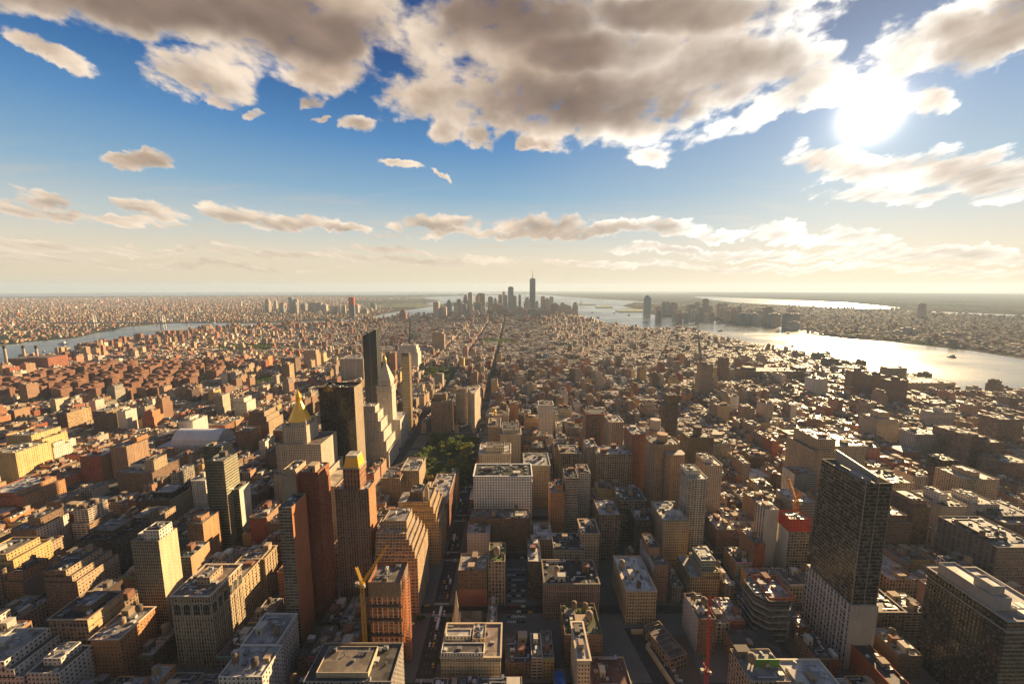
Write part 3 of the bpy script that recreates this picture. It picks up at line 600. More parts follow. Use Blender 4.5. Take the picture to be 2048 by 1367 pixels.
# wedge building
root = thing('wedge_building', 'narrow wedge-shaped stone building where two avenues meet below the park', 'building', (0, 848, 0))
x0, z0 = atY(947, 786, 848); P = [(-2.2, 0), (2.2, 0), (9.5, 62), (-20, 62)]; P = [(x+x0, y) for x, y in P]
m = MB(); st = ((.46,.38,.29),2.2,3.7,.42,.55,.8,0); m.prism(P, 0, z0, st); roof_part(root, m, P, z0, (.32,.28,.24), 1.0, .5, st[0]); m.obj('walls', root)
cornice(root, P, z0-.1, (.5,.42,.33), 1.5, 2.4); cornice(root, P, z0*.2, (.5,.42,.33), .7, 1.2)
b = link('bulkhead', BULK[4], root, (x0-2, 40, z0-1), 0, (6, 10, 4)); reserve(x0-22, x0+10, 846, 912)
HERO.append(dict(short='wedge building', x=x0, y=848, w=20, d=62, h=z0, vb=882, xl=933, xr=958))
# --- centre foreground
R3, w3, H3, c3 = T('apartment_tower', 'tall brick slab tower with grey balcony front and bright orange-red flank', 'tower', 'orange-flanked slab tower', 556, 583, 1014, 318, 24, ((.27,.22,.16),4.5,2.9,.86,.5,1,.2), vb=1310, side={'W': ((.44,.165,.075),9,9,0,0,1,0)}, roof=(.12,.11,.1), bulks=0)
T('apartment_tower', 'upper brick slab with pale end wall rising behind the orange-flanked slab', 'tower', 'pale-ended slab', 561, 591, 951, 344, 24, ((.34,.27,.2),9,2.9,0,0,1,0), vb=1012, side={'W': ((.44,.165,.075),3,2.9,.3,.3,1,0)}, tops=[(.1,.9,.1,.9,5,'blank')])
T('apartment_tower', 'dark red brick slab with rows of tiny windows, right of the pale-ended slab', 'tower', 'dark red slab', 598, 636, 944, 348, 22, ((.22,.08,.045),3,2.9,.32,.4,1,0), vb=1290, side={'W': ((.36,.13,.06),2.4,2.9,.3,1,.6,0)})
R4, w4, H4, c4 = T('apartment_tower', 'brown banded apartment tower topped by a brick lantern with a gold roof', 'tower', 'gold-capped brown tower', 669, 737, 978, 366, 19, ((.30,.20,.14),2.6,2.9,.55,.55,.35,0), vb=1225, side={'W': ((.42,.2,.1),3,2.9,.35,.4,1,0)}, bulks=0, units=5, roof=(.4,.36,.31))
m = MB(); q = w4*.245; P = rect(-q, q, 1.5, 1.5+2*q); m.prism(P, H4-1, H4+21, ((.34,.17,.10),3,6,.4,.8,1,.5), top=(.3,.25,.2)); m.obj('brick_lantern', R4); cornice(R4, P, H4+21, (.5,.42,.33), .8, 1.2)
m = MB(); P2 = inset(P, .6); P3 = inset(P, 2.4)
for k in range(4):
    j = (k+1) % 4; m.face([(*P2[k], H4+21.05), (*P2[j], H4+21.05), (*P3[j], H4+31), (*P3[k], H4+31)], (1., .50, .06), GOLD)
m.face([(*p, H4+31) for p in P3], (.25,.22,.18), ROOF); m.obj('gold_roof', R4)
m = MB(); m.prism(P3, H4+31.02, H4+32.6, S['white'], top=(.4,.36,.3)); m.obj('roof_cap', R4)
T('office_building', 'tan stepped office building with ribbon windows and terraces descending on one side', 'building', 'tan ribbon-stepped office', 752, 813, 1066, 360, 34, ((.42,.30,.19),3.2,3.7,.74,.46,1,0), vb=1240, skirts=[(.94, 0, 3, 2, 3), (.88, 0, 6, 3, 5), (.81, 0, 8.5, 4, 7), (.73, 1, 11, 5, 9)], tops=[(.18,.95,.2,.85,9,'tan')], roof=(.36,.31,.26))
R5, w5, H5, c5 = T('office_building', 'golden brown ziggurat office with a small pointed corner lantern', 'building', 'golden ziggurat office', 812, 860, 1003, 432, 34, ((.44,.29,.14),2.6,3.7,.56,.5,1,0), vb=1180, skirts=[(.93, 0, 4, 1, 4), (.83, 0, 7, 2, 9), (.72, 0, 10, 4, 14), (.6, 1, 12, 5, 18)], tops=[(.1,.65,.2,.8,8,'dark')], bulks=0)
m = MB(); m.ring(0, 0, [(2.6, -1), (2.6, 10), (3.0, 10.3), (.1, 17)], 8, (.42,.30,.2), STONE); m.obj('corner_lantern', R5, (w5*.32, 8, H5))
T('office_building', 'twin brown block with light courts and cluttered roofs beside the park', 'building', 'twin brown court block', 762, 800, 955, 560, 34, ((.33,.24,.16),2.6,3.6,.5,.6,.5,0), vb=1020, side={'W':'tan'}, units=6, corn=True)
T('office_building', 'tall tan block at the corner of the tree-filled park', 'building', 'tan park-corner block', 801, 838, 940, 580, 46, ((.36,.27,.18),2.6,3.6,.5,.6,.5,0), vb=1000, side={'W':'tan'}, units=6, corn=True)
T('office_building', 'dark brick office with a long pale flat roof and cornice beside the avenue', 'building', 'pale-roofed brick office', 853, 893, 1003, 470, 76, 'brick', vb=1090, side={'W': ((.24,.11,.07),2.6,3.6,.6,.6,.5,0)}, corn=(.4,.33,.25), roof=(.33,.3,.27))
T('office_building', 'plain tan block with a flat sand-coloured roof left of the gold-capped tower', 'building', 'sand-roofed block', 638, 672, 972, 452, 50, 'tan', vb=1060, roof=(.44,.35,.24), bulks=0, units=0)
# tower under construction with orange netting
R6, w6, H6, c6 = T('unfinished_tower', 'half-built concrete tower wrapped in orange netting with a hoist up its side', 'tower', 'orange-netted unfinished tower', 737, 800, 1166, 300, 24, ((.40,.13,.045),3.4,3.1,.72,.62,1,0), vb=1367, bulks=0, units=3, roof=(.16,.14,.12), side={'W': ((.44,.17,.06),2.0,3.1,.55,.7,1,0)})
m = MB(); m.prism(rect(-w6/2-.3, w6/2+.3, -.3, 24.3), H6-12, H6+1.5, ((.20,.14,.1),1.2,1.5,.5,.5,1,0)); m.obj('scaffold_screen', R6)
for k in range(6):
    m = MB(); x = -w6/2+2.2+k*(w6-4.4)/5; m.box(x-.35, x+.35, -.55, -.02, 0, H6-12.2, (.5,.44,.36), STONE); m.obj('pale_fin', R6)
for z in (.40, .58, .74):
    m = MB(); m.box(-w6/2-1.4, w6/2+1.4, -2.2, -.6, z*H6, z*H6+1.6, (.06,.045,.035), PAINT, True); m.obj('safety_net', R6)
m = MB()
for x in (0, 4.4):
    for y in (0, 4): m.bar((x, y, 0), (x, y, H6+3), .25, (.5,.2,.1))
for k in range(int(H6/3)):
    z = 3*k
    for (a, b) in (((0, 0), (4.4, 0)), ((4.4, 0), (4.4, 4)), ((4.4, 4), (0, 4))):
        m.bar((*a, z), (*b, z+3), .14, (.52,.24,.13)); m.bar((*a, z), (*b, z), .14, (.52,.24,.13))
m.obj('hoist_mast', R6, (w6/2+.8, 6, 0))
T('office_building', 'dark grey-roofed block at the very bottom with a square inner roof and round tank', 'building', 'dark-roofed bottom block', 606, 782, 1362, 236, 30, 'grey', vb=1367, roof=(.075,.068,.06), tanks=0, tops=[(.12,.72,.12,.8,3.0,((.45,.36,.24),9,9,0,0,1,0))], units=6)
T('hotel_building', 'beige hotel with white roof sheds, cornice and small arched top windows at the bottom', 'building', 'beige cornice hotel', 882, 1001, 1312, 282, 32, ((.46,.37,.26),2.3,3.4,.42,.5,1,0), vb=1367, corn=True, relief=3, roof=(.22,.17,.14), tops=[(.0,.72,.02,.3,3,((.62,.58,.52),2.4,3.4,.4,.5,1,0)), (.02,.46,.5,.72,3,'white'), (.5,.72,.42,.9,3.2,'tan')], skirts=[(.88, .01, .01, 1.2, .01)])
T('brick_building', 'brown apartment block with salmon painted lower wall beside the stone church spire', 'building', 'salmon-painted block', 916, 974, 1140, 366, 26, 'brown', vb=1235, roof=(.3,.27,.24), bulks=2, units=6)
hh = HERO[-1]; m = MB(); m.box(-hh['w']/2+.05, hh['w']/2-.05, -.16, -.01, 0, hh['h']*.47, (.36,.155,.10), STONE); m.box(hh['w']/2+.01, hh['w']/2+.16, .1, 25, 0, hh['h']*.3, (.36,.155,.10), STONE); m.obj('painted_wall', [q for q in COL.objects if q.get('label', '').startswith('brown apartment block with salmon')][0])
T('apartment_building', 'narrow tan block with a roof garden and round tank beside the salmon-painted block', 'building', 'narrow garden-roofed block', 976, 1010, 1122, 368, 30, 'loft', vb=1240, tanks=1, roof=(.12,.14,.05))
T('office_building', 'small white tower house with scattered tiny windows in the shade', 'building', 'small white windowed house', 934, 979, 1066, 432, 26, ((.55,.47,.41),3.6,3.6,.24,.36,1,0), vb=1096, tanks=1)
T('office_building', 'low brown block with cluttered grey roof behind the small white house', 'building', 'low brown block', 939, 1060, 1036, 452, 22, 'brown', vb=1066, tanks=2, units=8)
# white block with roof garden
RW, wW, HW, cW = T('office_building', 'big white block with punched windows and a planted roof terrace by the avenue', 'building', 'white roof-garden block', 947, 1064, 951, 492, 36, ((.78,.74,.68),3.5,3.7,.50,.60,1,.16), vb=1060, bulks=2, units=8, roof=(.05,.05,.035), corn=True, ledges=(.14, .9))
T('office_building', 'beige corner building with small green roof turrets behind the white roof-garden block', 'building', 'beige turreted corner', 958, 1021, 906, 600, 40, 'lime', vb=928, tops=[(.2,.8,.1,.7,8,'lime')], corn=True)
T('office_building', 'beige cornice building with light courts right of the white roof-garden block', 'building', 'beige light-court block', 1048, 1100, 930, 548, 44, ((.42,.32,.22),2.3,3.6,.46,.6,.6,0), vb=975, corn=(.2,.26,.2), units=7)
T('office_building', 'pale building with glazed mansard roof above the avenue fork', 'building', 'pale mansard building', 1000, 1042, 868, 700, 46, 'lime', vb=900, tops=[(.1,.9,.1,.9,8,((.5,.45,.4),3,8,.7,.6,1,.6))], corn=True)
T('office_building', 'low stone building left of the pale mansard building, dark flat roof', 'building', 'dark-roofed stone building', 976, 1000, 852, 730, 50, 'tan', vb=885, corn=True)
T('office_building', 'stone building with a tiny gilded dome on its avenue corner', 'building', 'tiny gold-domed corner', 986, 1017, 830, 835, 30, 'lime', vb=845)
m = MB(); m.ring(0, 0, [(3, -1), (3, 6), (3.4, 6.2), (2.8, 9), (1.2, 11.5), (.2, 14)], 10, (1., .62, .12), GOLD); hh = HERO[-1]
o = m.obj('gold_dome', None); o.parent = [q for q in COL.objects if q.get('label', '').startswith('stone building with a tiny')][0]; o.location = (-hh['w']/2+4, 4, hh['h'])
# --- right half, middle distance
T('apartment_tower', 'pale beige tower with round drum top behind the clustered tan tower', 'tower', 'drum-topped beige tower', 1300, 1332, 862, 600, 26, ((.40,.33,.25),2.6,3.0,.5,.55,.5,0), vb=1000, bulks=0, chamfer=5)
hh = HERO[-1]; m = MB(); m.ring(0, 13, [(8, hh['h']-1), (8, hh['h']+15), (7, hh['h']+15.1)], 20, (.45,.38,.3), STONE); o = m.obj('roof_drum', [q for q in COL.objects if q.get('label', '').startswith('pale beige tower')][0])
RT, wT, HT, cT = T('apartment_tower', 'massive tan brick apartment tower with stepped corner bays and round roof drum', 'tower', 'clustered tan tower', 1304, 1363, 888, 528, 34, ((.36,.24,.155),2.5,2.9,.5,.52,.45,0), vb=1015, bulks=0, chamfer=7, units=3)
m = MB(); m.ring(0, 17, [(7.5, HT-1), (7.5, HT+9), (6.5, HT+9.1)], 20, (.40,.27,.17), STONE); m.obj('roof_drum', RT)
m = MB(); m.prism([(-9, -9), (9, -9), (13, -4), (13, 8), (-13, 8), (-13, -4)], 0, HT*.9, ((.36,.24,.155),2.5,2.9,.5,.52,.45,0), top=(.34,.3,.25)); m.obj('corner_bay', RT, (wT/2-10, -2, 0))
T('apartment_tower', 'slim dark tower with boxy brown roof block far behind the clustered tan tower', 'tower', 'slim dark boxy-topped tower', 1328, 1359, 808, 705, 26, ((.13,.105,.085),2.6,3.2,.55,.6,.5,.3), vb=880, tops=[(.28,.98,.1,.9,16,((.17,.12,.07),9,9,0,0,1,0))], chamfer=4)
T('apartment_tower', 'bronze glass block tower with round drum on its roof', 'tower', 'bronze glass block', 1377, 1428, 874, 604, 30, ((.16,.12,.08),2.4,3.3,.7,.6,1,.6), vb=930, bulks=0)
hh = HERO[-1]; m = MB(); m.ring(0, 14, [(6.5, hh['h']-1), (6.5, hh['h']+13)], 16, (.12,.085,.06), STONE); m.obj('roof_drum', [q for q in COL.objects if q.get('label', '').startswith('bronze glass block')][0])
T('apartment_tower', 'cream tower with stepped white roof behind the white balconied tower', 'tower', 'stepped cream tower', 1412, 1448, 930, 520, 34, ((.46,.38,.29),2.6,2.9,.5,.5,.7,0), vb=1030, tops=[(.0,.6,.3,.9,5,'white')], chamfer=3)
T('apartment_tower', 'slim white tower with rows of balconies and an open white roof frame', 'tower', 'white balconied tower', 1379, 1418, 957, 448, 28, ((.50,.43,.34),3.2,2.9,.72,.5,.8,0), vb=1100, tops=[(.0,.75,.35,.95,6,'white')], roof=(.45,.4,.35), chamfer=3)
T('brick_tower', 'red-brown apartment slab squeezed left of the drum-topped beige tower', 'tower', 'red-brown slab', 1264, 1292, 868, 580, 40, ((.26,.13,.09),2.6,3,.45,.5,.5,0), vb=950)
T('office_building', 'narrow white-and-brown office with tall window strips and cornice, left of the red-brown slab', 'building', 'white-framed strip office', 1219, 1247, 843, 660, 34, ((.45,.37,.29),3.2,3.6,.55,.62,.3,0), vb=900, corn=True)
T('office_building', 'brown office with a red crown storey behind the white-framed strip office', 'building', 'red-crowned office', 1172, 1216, 832, 700, 36, ((.24,.15,.11),2.6,3.6,.6,.6,.3,0), vb=870, tops=[(.02,.98,.02,.98,4,'red')])
T('loft_building', 'white gridded loft with green cornice beyond the beige light-court block', 'building', 'white gridded loft', 1078, 1107, 809, 800, 30, 'white', vb=845, corn=True)
T('loft_building', 'dark loft with two tall glazed bays left of the tan corner hotel', 'building', 'two-bayed dark loft', 1121, 1158, 905, 585, 30, ((.25,.2,.16),3.2,3.7,.7,.7,.2,0), vb=945, corn=(.4,.35,.28))
T('loft_building', 'tall narrow pale loft between dark lots, strip windows up its front', 'building', 'tall pale loft', 1174, 1195, 893, 590, 30, ((.36,.29,.22),2.4,3.6,.6,.62,.3,0), vb=960)
T('loft_building', 'wide low white-roofed loft with rows of wide windows', 'building', 'wide white-roofed loft', 1193, 1265, 908, 575, 34, 'loft', vb=940, roof=(.45,.42,.38), bulks=3)
T('office_building', 'tall narrow grey office with dark ribbon bays right of the orange brick midrise', 'building', 'narrow ribbon office', 1131, 1157, 955, 472, 26, ((.34,.28,.22),2.2,3.5,.8,.5,1,0), vb=1060, units=4)
T('brick_building', 'orange-brown brick midrise with stepped penthouse left of the narrow ribbon office', 'building', 'orange brick midrise', 1101, 1130, 985, 468, 28, 'orange', vb=1055, tops=[(.4,.9,.2,.8,7,'orange')])
T('loft_building', 'small white-fronted loft with one tall central window bay', 'building', 'central-bay white loft', 1157, 1181, 945, 500, 26, ((.5,.43,.36),2.6,3.6,.5,.55,1,0), vb=980)
T('loft_building', 'brown loft with white roof and wooden tank beyond the brown hotel', 'building', 'white-roofed brown loft', 1199, 1241, 1029, 436, 34, 'lofts', vb=1088, roof=(.48,.44,.4), tanks=1, bulks=2)
T('loft_building', 'dark gridded office with big square windows and flat roof beyond the white-roofed brown loft', 'building', 'dark gridded office', 1241, 1293, 1000, 470, 34, ((.22,.17,.13),3.6,3.8,.7,.68,1,0), vb=1045, corn=True, tanks=1)
T('hotel_building', 'tan brick hotel with many windows, green cornice and twin tanks beside the white balconied tower', 'building', 'green-corniced tan hotel', 1327, 1377, 1039, 424, 40, ((.40,.29,.19),2.4,3.2,.5,.55,1,0), relief=2, ledges=(.2,.8), vb=1130, corn=(.2,.25,.17), roof=(.46,.42,.37), tanks=2, units=8)
T('loft_building', 'slim dark loft with tank on top left of the green-corniced tan hotel', 'building', 'slim dark loft', 1270, 1303, 1040, 445, 26, 'dark', vb=1085, tanks=1)
T('hotel_building', 'wedge-like tan hotel with snow-white roof, two tanks and sunlit corner front', 'building', 'white-roofed tan hotel', 1254, 1313, 1181, 344, 50, ((.46,.34,.2),2.5,3.5,.5,.58,1,0), relief=2, ledges=(.2,.8), vb=1240, roof=(.5,.46,.42), tanks=2, corn=True, bulks=2)
T('brick_building', 'tall slim salmon brick apartment block with white side wall and roof tank', 'building', 'slim salmon block', 1308, 1337, 1130, 372, 44, ((.34,.19,.12),3,3,.36,.4,1,0), vb=1225, side={'E': ((.5,.45,.4),4,3,.2,.3,1,0)}, tanks=1, tops=[(.0,.75,.35,.9,9,((.36,.2,.12),9,9,0,0,1,0))])
T('hotel_building', 'long dark-red hotel with pale stone strips, green mansard and black cluttered roof', 'building', 'mansard red hotel', 1089, 1199, 1166, 350, 34, ((.30,.2,.15),1.9,3.3,.46,.55,.3,0), relief=2, ledges=(.2,.8), vb=1235, roof=(.05,.045,.04), corn=(.17,.17,.12), tanks=2, bulks=2, units=8)
T('office_building', 'white-walled building with dark flat roof and punched windows behind the mansard hotel', 'building', 'white-walled dark-roofed building', 1108, 1170, 1100, 402, 32, ((.42,.35,.25),2.8,3.5,.5,.5,1,0), vb=1125, roof=(.08,.07,.06), side={'W':'white'}, bulks=2)
T('office_building', 'tan house with red end wall and white curved roof crest, left of the white-walled building', 'building', 'red-ended tan house', 1068, 1106, 1078, 424, 34, 'tan', vb=1120, side={'E':'red'}, bulks=2, roof=(.5,.45,.4))
T('loft_building', 'narrow dark loft with white roof sheds left of the mansard hotel', 'building', 'narrow dark loft', 1056, 1083, 1122, 375, 40, 'dark', vb=1180, roof=(.42,.38,.33), bulks=3)
T('loft_building', 'ornate tan loft with gabled top and twin roof tanks behind the mansard hotel', 'building', 'gabled tan loft', 1164, 1199, 1066, 410, 28, 'tan', vb=1125, tanks=2, corn=True)
T('office_building', 'yellow-lit stepped tower with glazed top rooms and a huge round tank', 'building', 'glazed-top stepped block', 1404, 1440, 1143, 368, 30, ((.42,.33,.17),2.2,3.4,.6,.6,.6,.3), vb=1225, skirts=[(.84, 11, 0, 0, 4)], tops=[(.1,.9,.2,.9,8,((.4,.42,.35),1.8,3,.8,.7,1,.7))], bulks=0, tanks=1)
T('loft_building', 'grey block with blank pale side wall and small scattered windows near the red crane', 'building', 'pale blank-sided block', 1397, 1433, 1237, 312, 30, 'brown', vb=1325, side={'E': ((.46,.4,.34),4.5,4,.16,.3,1,0)}, tanks=2, roof=(.1,.09,.08))
T('office_building', 'white slab tower with one dark glazed strip down its edge', 'tower', 'white strip slab', 1531, 1558, 1018, 425, -1001, ((.58,.52,.46),9,9,0,0,1,0), vb=1145, side={'E': ((.5,.45,.4),4.2,3.4,.5,.9,.4,.4)}, roof=(.48,.44,.4))
R7, w7, H7, c7 = T('unfinished_tower', 'half-built tower with red netting round its top floors and bare concrete sides', 'tower', 'red-netted unfinished tower', 1580, 1622, 1040, 408, 18, ((.34,.27,.22),3.4,3.3,.76,.74,1,0), vb=1150, side={'E': ((.52,.46,.39),9,9,0,0,1,0)}, bulks=0, units=4, roof=(.4,.36,.3))
m = MB(); m.prism(rect(-w7/2-.5, w7/2+.5, -.5, 18.5), H7-13, H7+1.8, ((.50,.06,.025),3.4,3.3,.3,.4,1,0)); m.obj('red_netting', R7)
R8, w8, H8, c8 = T('glass_tower', 'dark curving balcony tower with orange barriers on its unfinished top floors', 'tower', 'dark balcony tower', 1522, 1596, 1202, 322, 34, ((.10,.09,.085),3,3.1,.9,.6,1,.6), vb=1325, chamfer=8, roof=(.3,.27,.25), bulks=2, units=6)
for k in range(9):
    m = MB(); z = H8-8-k*6.2; P = inset([(-w8/2+8, 0), (w8/2-8, 0), (w8/2, 8), (w8/2, 26), (w8/2-8, 34), (-w8/2+8, 34), (-w8/2, 26), (-w8/2, 8)], -1.3)
    m.prism(P, z, z+.5, ((.28,.25,.23),9,9,0,0,1,0), mat=STONE, top=(.3,.27,.24)); m.face([(x, y, z) for x, y in P[::-1]], (.2,.18,.16), STONE); m.obj('balcony_slab', R8)
m = MB(); m.prism(rect(-w8/2+9, w8/2-1, 2, 30), H8-1, H8+2.2, ((.55,.15,.06),2,2.2,.6,.6,1,0)); m.obj('orange_barrier', R8)
# tall dark glass tower with slanting crown
X0, ZT = atY(1733, 966, 300); X1 = atY(1762, 966, 300)[0]; DD = 46
root = thing('glass_tower', 'tallest dark glass tower at right with a slanted blade roof above a white-framed podium', 'tower', (X0, 300, 0))
zp = atY(1698, 1208, 300)[1]; ww = X1-X0+9
m = MB(); st = ((.20,.165,.12),1.6,3.3,.95,.82,1,.25); m.prism(rect(0, ww, 0, DD), zp, ZT, st); roof_part(root, m, rect(0, ww, 0, DD), ZT, (.22,.2,.18), 2.5, .6, (.2,.18,.15)); m.obj('glass_shaft', root)
m = MB(); m.prism(rect(-1.2, ww+1, -1.5, DD+3), 0, zp, ((.50,.44,.38),3.6,3.4,.6,.74,.45,.3), side={0: ((.47,.40,.32),9,9,.0,0,1,0)}, top=(.3,.27,.24)); m.obj('podium', root)
for i in range(7):
    f = MB(); y = 1+i*(DD/6.3); f.box(-1.75, -1.2, y-.5, y+.5, 0, zp-.1, (.55,.49,.43), STONE); f.obj('pale_pier', root)
for i in range(9):
    f = MB(); z = 4+i*(zp-6)/9; f.box(-1.6, -1.21, -1, DD+2, z-.35, z+.35, (.52,.46,.40), STONE, True); f.obj('pale_ledge', root)
m = MB(); a = [(ww*.55, 3), (ww*.55+.9, 3), (ww*.55+.9, DD-1), (ww*.55, DD-1)]; zt = [ZT+4, ZT+4, ZT+9, ZT+9]
for i in range(4):
    j = (i+1) % 4; m.face([(*a[i], ZT-2), (*a[j], ZT-2), (*a[j], zt[j]), (*a[i], zt[i])], (.30,.26,.21), PAINT)
m.face([(a[i][0], a[i][1], zt[i]) for i in range(4)], (.6,.55,.46), METAL); m.obj('blade_wall', root)
m = MB(); m.box(2.2, ww*.45, 6, 20, ZT-2.5, ZT+1.5, (.3,.27,.24)); m.obj('plant_box', root)
for i in range(3):
    f = MB(); x = ww*(.0+.5*i); f.bar((x, -.12, zp), (x, -.12, ZT), .28, (.28,.24,.18)); f.obj('corner_mullion', root)
reserve(X0-3, X0+ww+3, 296, 352); HERO.append(dict(short='tall dark glass tower', x=X0+ww/2, y=300, w=ww, d=DD, h=ZT, vb=1340, xl=1660, xr=1760))
# wide dark glass building, lower right corner
X0, ZT = atY(2016, 1240, 252); DD = 54
root = thing('glass_building', 'wide dark glass apartment building in the lower right corner under a pale roof house', 'building', (X0, 252, 0))
m = MB(); P = rect(0, 40, 0, DD); m.prism(P, 0, ZT, ((.03,.028,.027),2.4,3.3,.56,.70,1,.5), side={0: ((.24,.2,.14),1.9,3.3,.84,.7,1,.5)}); roof_part(root, m, P, ZT, (.3,.28,.26), 1.4, .5, (.25,.23,.21)); m.obj('walls', root)
m = MB(); m.prism(rect(.9, 14, 10, DD-6), ZT-1.4, ZT+9, ((.33,.30,.28),9,9,0,0,1,0)); roof_part(root, m, rect(.9, 14, 10, DD-6), ZT+9, (.42,.38,.34), 1.2, .4, (.33,.3,.28)); m.obj('roof_house', root)
m = MB(); m.prism(rect(4, 13, 14, 26), ZT+8, ZT+15, ((.36,.33,.30),9,9,0,0,1,0)); roof_part(root, m, rect(4, 13, 14, 26), ZT+15, (.5,.46,.42), .8, .4, (.36,.33,.3)); m.obj('lift_tower', root)
cornice(root, P, ZT-8, (.36,.33,.30), .8, 1.2, 'pale_band'); cornice(root, P, ZT+.02, (.36,.33,.30), .9, 1.5, 'pale_band')
for i in range(6): link('air_unit', UNITS[4+i % 2], root, (18+i % 3*6.4, 5+i//3*7, ZT-1.4), 0, (5, 5.5, 3))
reserve(X0, X0+45, 250, 310); HERO.append(dict(short='wide dark glass building', x=X0+20, y=252, w=40, d=DD, h=ZT, vb=1367, xl=1822, xr=2048))
T('office_building', 'huge dark loft block with rows of small lit panes and cluttered roof, right edge', 'building', 'huge dark loft block', 1995, 2090, 1094, 372, 56, ((.24,.19,.14),2.8,3.6,.5,.5,1,0), vb=1160, side={'E': ((.14,.115,.095),5,3.8,.5,.4,.5,0)}, tops=[(.1,.5,.2,.8,3,'dark')], units=9, tanks=2)
T('office_building', 'long dark flat-roofed block with raised roof borders behind the huge dark loft', 'building', 'flat-roofed dark block', 2010, 2120, 1047, 450, 60, 'dark', vb=1085, units=6, roof=(.2,.17,.15), tops=[(.2,.7,.2,.8,3,'dark')])
T('loft_building', 'brown cornered loft with dim windows between the two tall right-hand towers', 'building', 'dim brown loft', 1751, 1812, 1222, 325, 34, 'lofts', vb=1290, roof=(.07,.06,.05), corn=(.35,.3,.25))
T('loft_building', 'yellow-lit low loft with cluttered white roof behind the dim brown loft', 'building', 'yellow low loft', 1780, 1836, 1158, 372, 36, 'loft', vb=1185, roof=(.45,.4,.35), bulks=4, units=8)
T('brick_building', 'long rust-red brick building with flat dark roof at the foot of the tall tower', 'building', 'rust-red low block', 1790, 1830, 1345, 262, 60, 'red', vb=1367, H=24, side={'E': ((.36,.12,.05),5,5,.15,.2,1,0)}, roof=(.09,.075,.065))
T('office_building', 'broad stepped office block whose roof catches the sun glare near the riverward blocks', 'building', 'glare-roofed office', 1636, 1672, 878, 560, 50, ((.40,.29,.18),2.8,3.6,.5,.56,1,0), vb=940, roof=(.5,.46,.4), skirts=[(.84, 6, 4, 3, 5)], units=8)
T('office_building', 'long beige commercial block right of the glare-roofed office', 'building', 'long beige block', 1672, 1734, 892, 590, 60, ((.42,.33,.23),3,3.6,.6,.5,1,0), vb=930, roof=(.46,.42,.36), units=10, bulks=3)
T('office_building', 'glassy grey slab with white side walls above the red-netted tower', 'building', 'glassy grey slab', 1590, 1632, 948, 540, 26, ((.26,.27,.26),2,3.4,.8,.6,1,.6), vb=995, side={'E':'white'})
T('office_building', 'blue-grey glass office with white roof clutter behind the half-built red-netted tower', 'building', 'blue-grey glass office', 1588, 1632, 1004, 470, 34, ((.25,.25,.24),2,3.5,.8,.55,1,.5), vb=1025, roof=(.45,.42,.38), tanks=1, units=8)
T('apartment_building', 'stepped beige deco apartment tower with crowned roof', 'building', 'beige deco tower', 1757, 1797, 838, 800, 40, ((.42,.34,.25),2.4,3,.5,.52,.7,0), vb=882, skirts=[(.85, 2, 2, 2, 3)], tops=[(.25,.75,.2,.8,12,'tan')])
T('apartment_building', 'white six-bayed apartment slab right of the deco tower', 'building', 'white bayed slab', 1832, 1892, 868, 720, 30, ((.46,.40,.34),3.2,2.9,.5,.55,.35,0), vb=900, units=6)
T('apartment_building', 'pale gridded apartment slab farther off behind the white bayed slab', 'building', 'pale gridded slab', 1863, 1912, 824, 880, 24, ((.42,.38,.34),2.6,2.9,.6,.55,1,0), vb=850, tops=[(.4,.6,.2,.8,8,'white')])
for i, (a, b, y, Y, lab) in enumerate([(1905, 1942, 862, 700, 'dark curved brown housing slab, nearest the white bayed slab'), (1944, 1978, 873, 655, 'dark brown balcony slab, second in the row of brown slabs'), (1980, 2008, 884, 640, 'dark brown balcony slab at the near end of the row of brown slabs'), (2000, 2050, 838, 760, 'broad dark brown slab behind the row at the right edge'), (2010, 2070, 925, 600, 'brown slab with stepped roof cut off by the right edge')]):
    T('apartment_block', lab, 'tower', 'brown housing slab', a, b, y, Y, 34, ((.19,.12,.085),4,2.8,.9,.42,1,0), vb=940, roof=(.25,.2,.16))
T('office_building', 'dark bronze glass box beside the row of brown slabs', 'building', 'bronze glass box', 1886, 1917, 920, 610, 24, 'bronze', vb=950)
T('office_building', 'long pale office with a raised white centre roof house above brown streets', 'building', 'long pale office', 1930, 2000, 958, 540, 40, 'loft', vb=995, roof=(.42,.37,.3), tops=[(.3,.6,.2,.8,7,'tan')])
T('apartment_building', 'pale grey gridded apartment block with hipped white penthouse near the right edge', 'building', 'pale grey gridded block', 1935, 2000, 1008, 480, 34, ((.42,.37,.32),2.4,3,.6,.55,1,0), vb=1060, side={'E':'white'}, tops=[(.2,.5,.2,.8,7,'white')])
T('office_building', 'cream block with square roof tower and hundreds of small windows', 'building', 'cream roof-tower block', 1885, 1935, 1012, 470, 40, ((.46,.38,.29),2.2,3.1,.5,.5,1,0), vb=1030, tops=[(.25,.6,.3,.8,10,'white')])
T('loft_building', 'brown loft building stepping down behind the tall dark glass tower', 'building', 'stepped brown loft', 1768, 1815, 1030, 440, 34, 'brown', vb=1090, skirts=[(.85, 0, 4, 3, 3)], tanks=1)
T('office_building', 'dark brown block with reddish crown right of the stepped brown loft', 'building', 'dark brown crowned block', 1828, 1862, 1012, 455, 34, 'dark', vb=1090, tops=[(.1,.9,.1,.9,6,'brown')], bulks=1)
T('loft_building', 'tan loft with deep stepped rear left of the dark brown crowned block', 'building', 'deep tan loft', 1783, 1830, 965, 540, 46, 'loft', vb=1005, tanks=1)
T('apartment_tower', 'old brown tower stepped at the shoulders in the hazy village rooftops', 'tower', 'hazy brown stepped tower', 1403, 1427, 728, 1150, 26, ((.33,.24,.18),2.6,3.2,.5,.55,.5,0), vb=785, skirts=[(.62, 2, 4, 3, 4)], tops=[(.1,.5,.1,.9,5,'brown')])
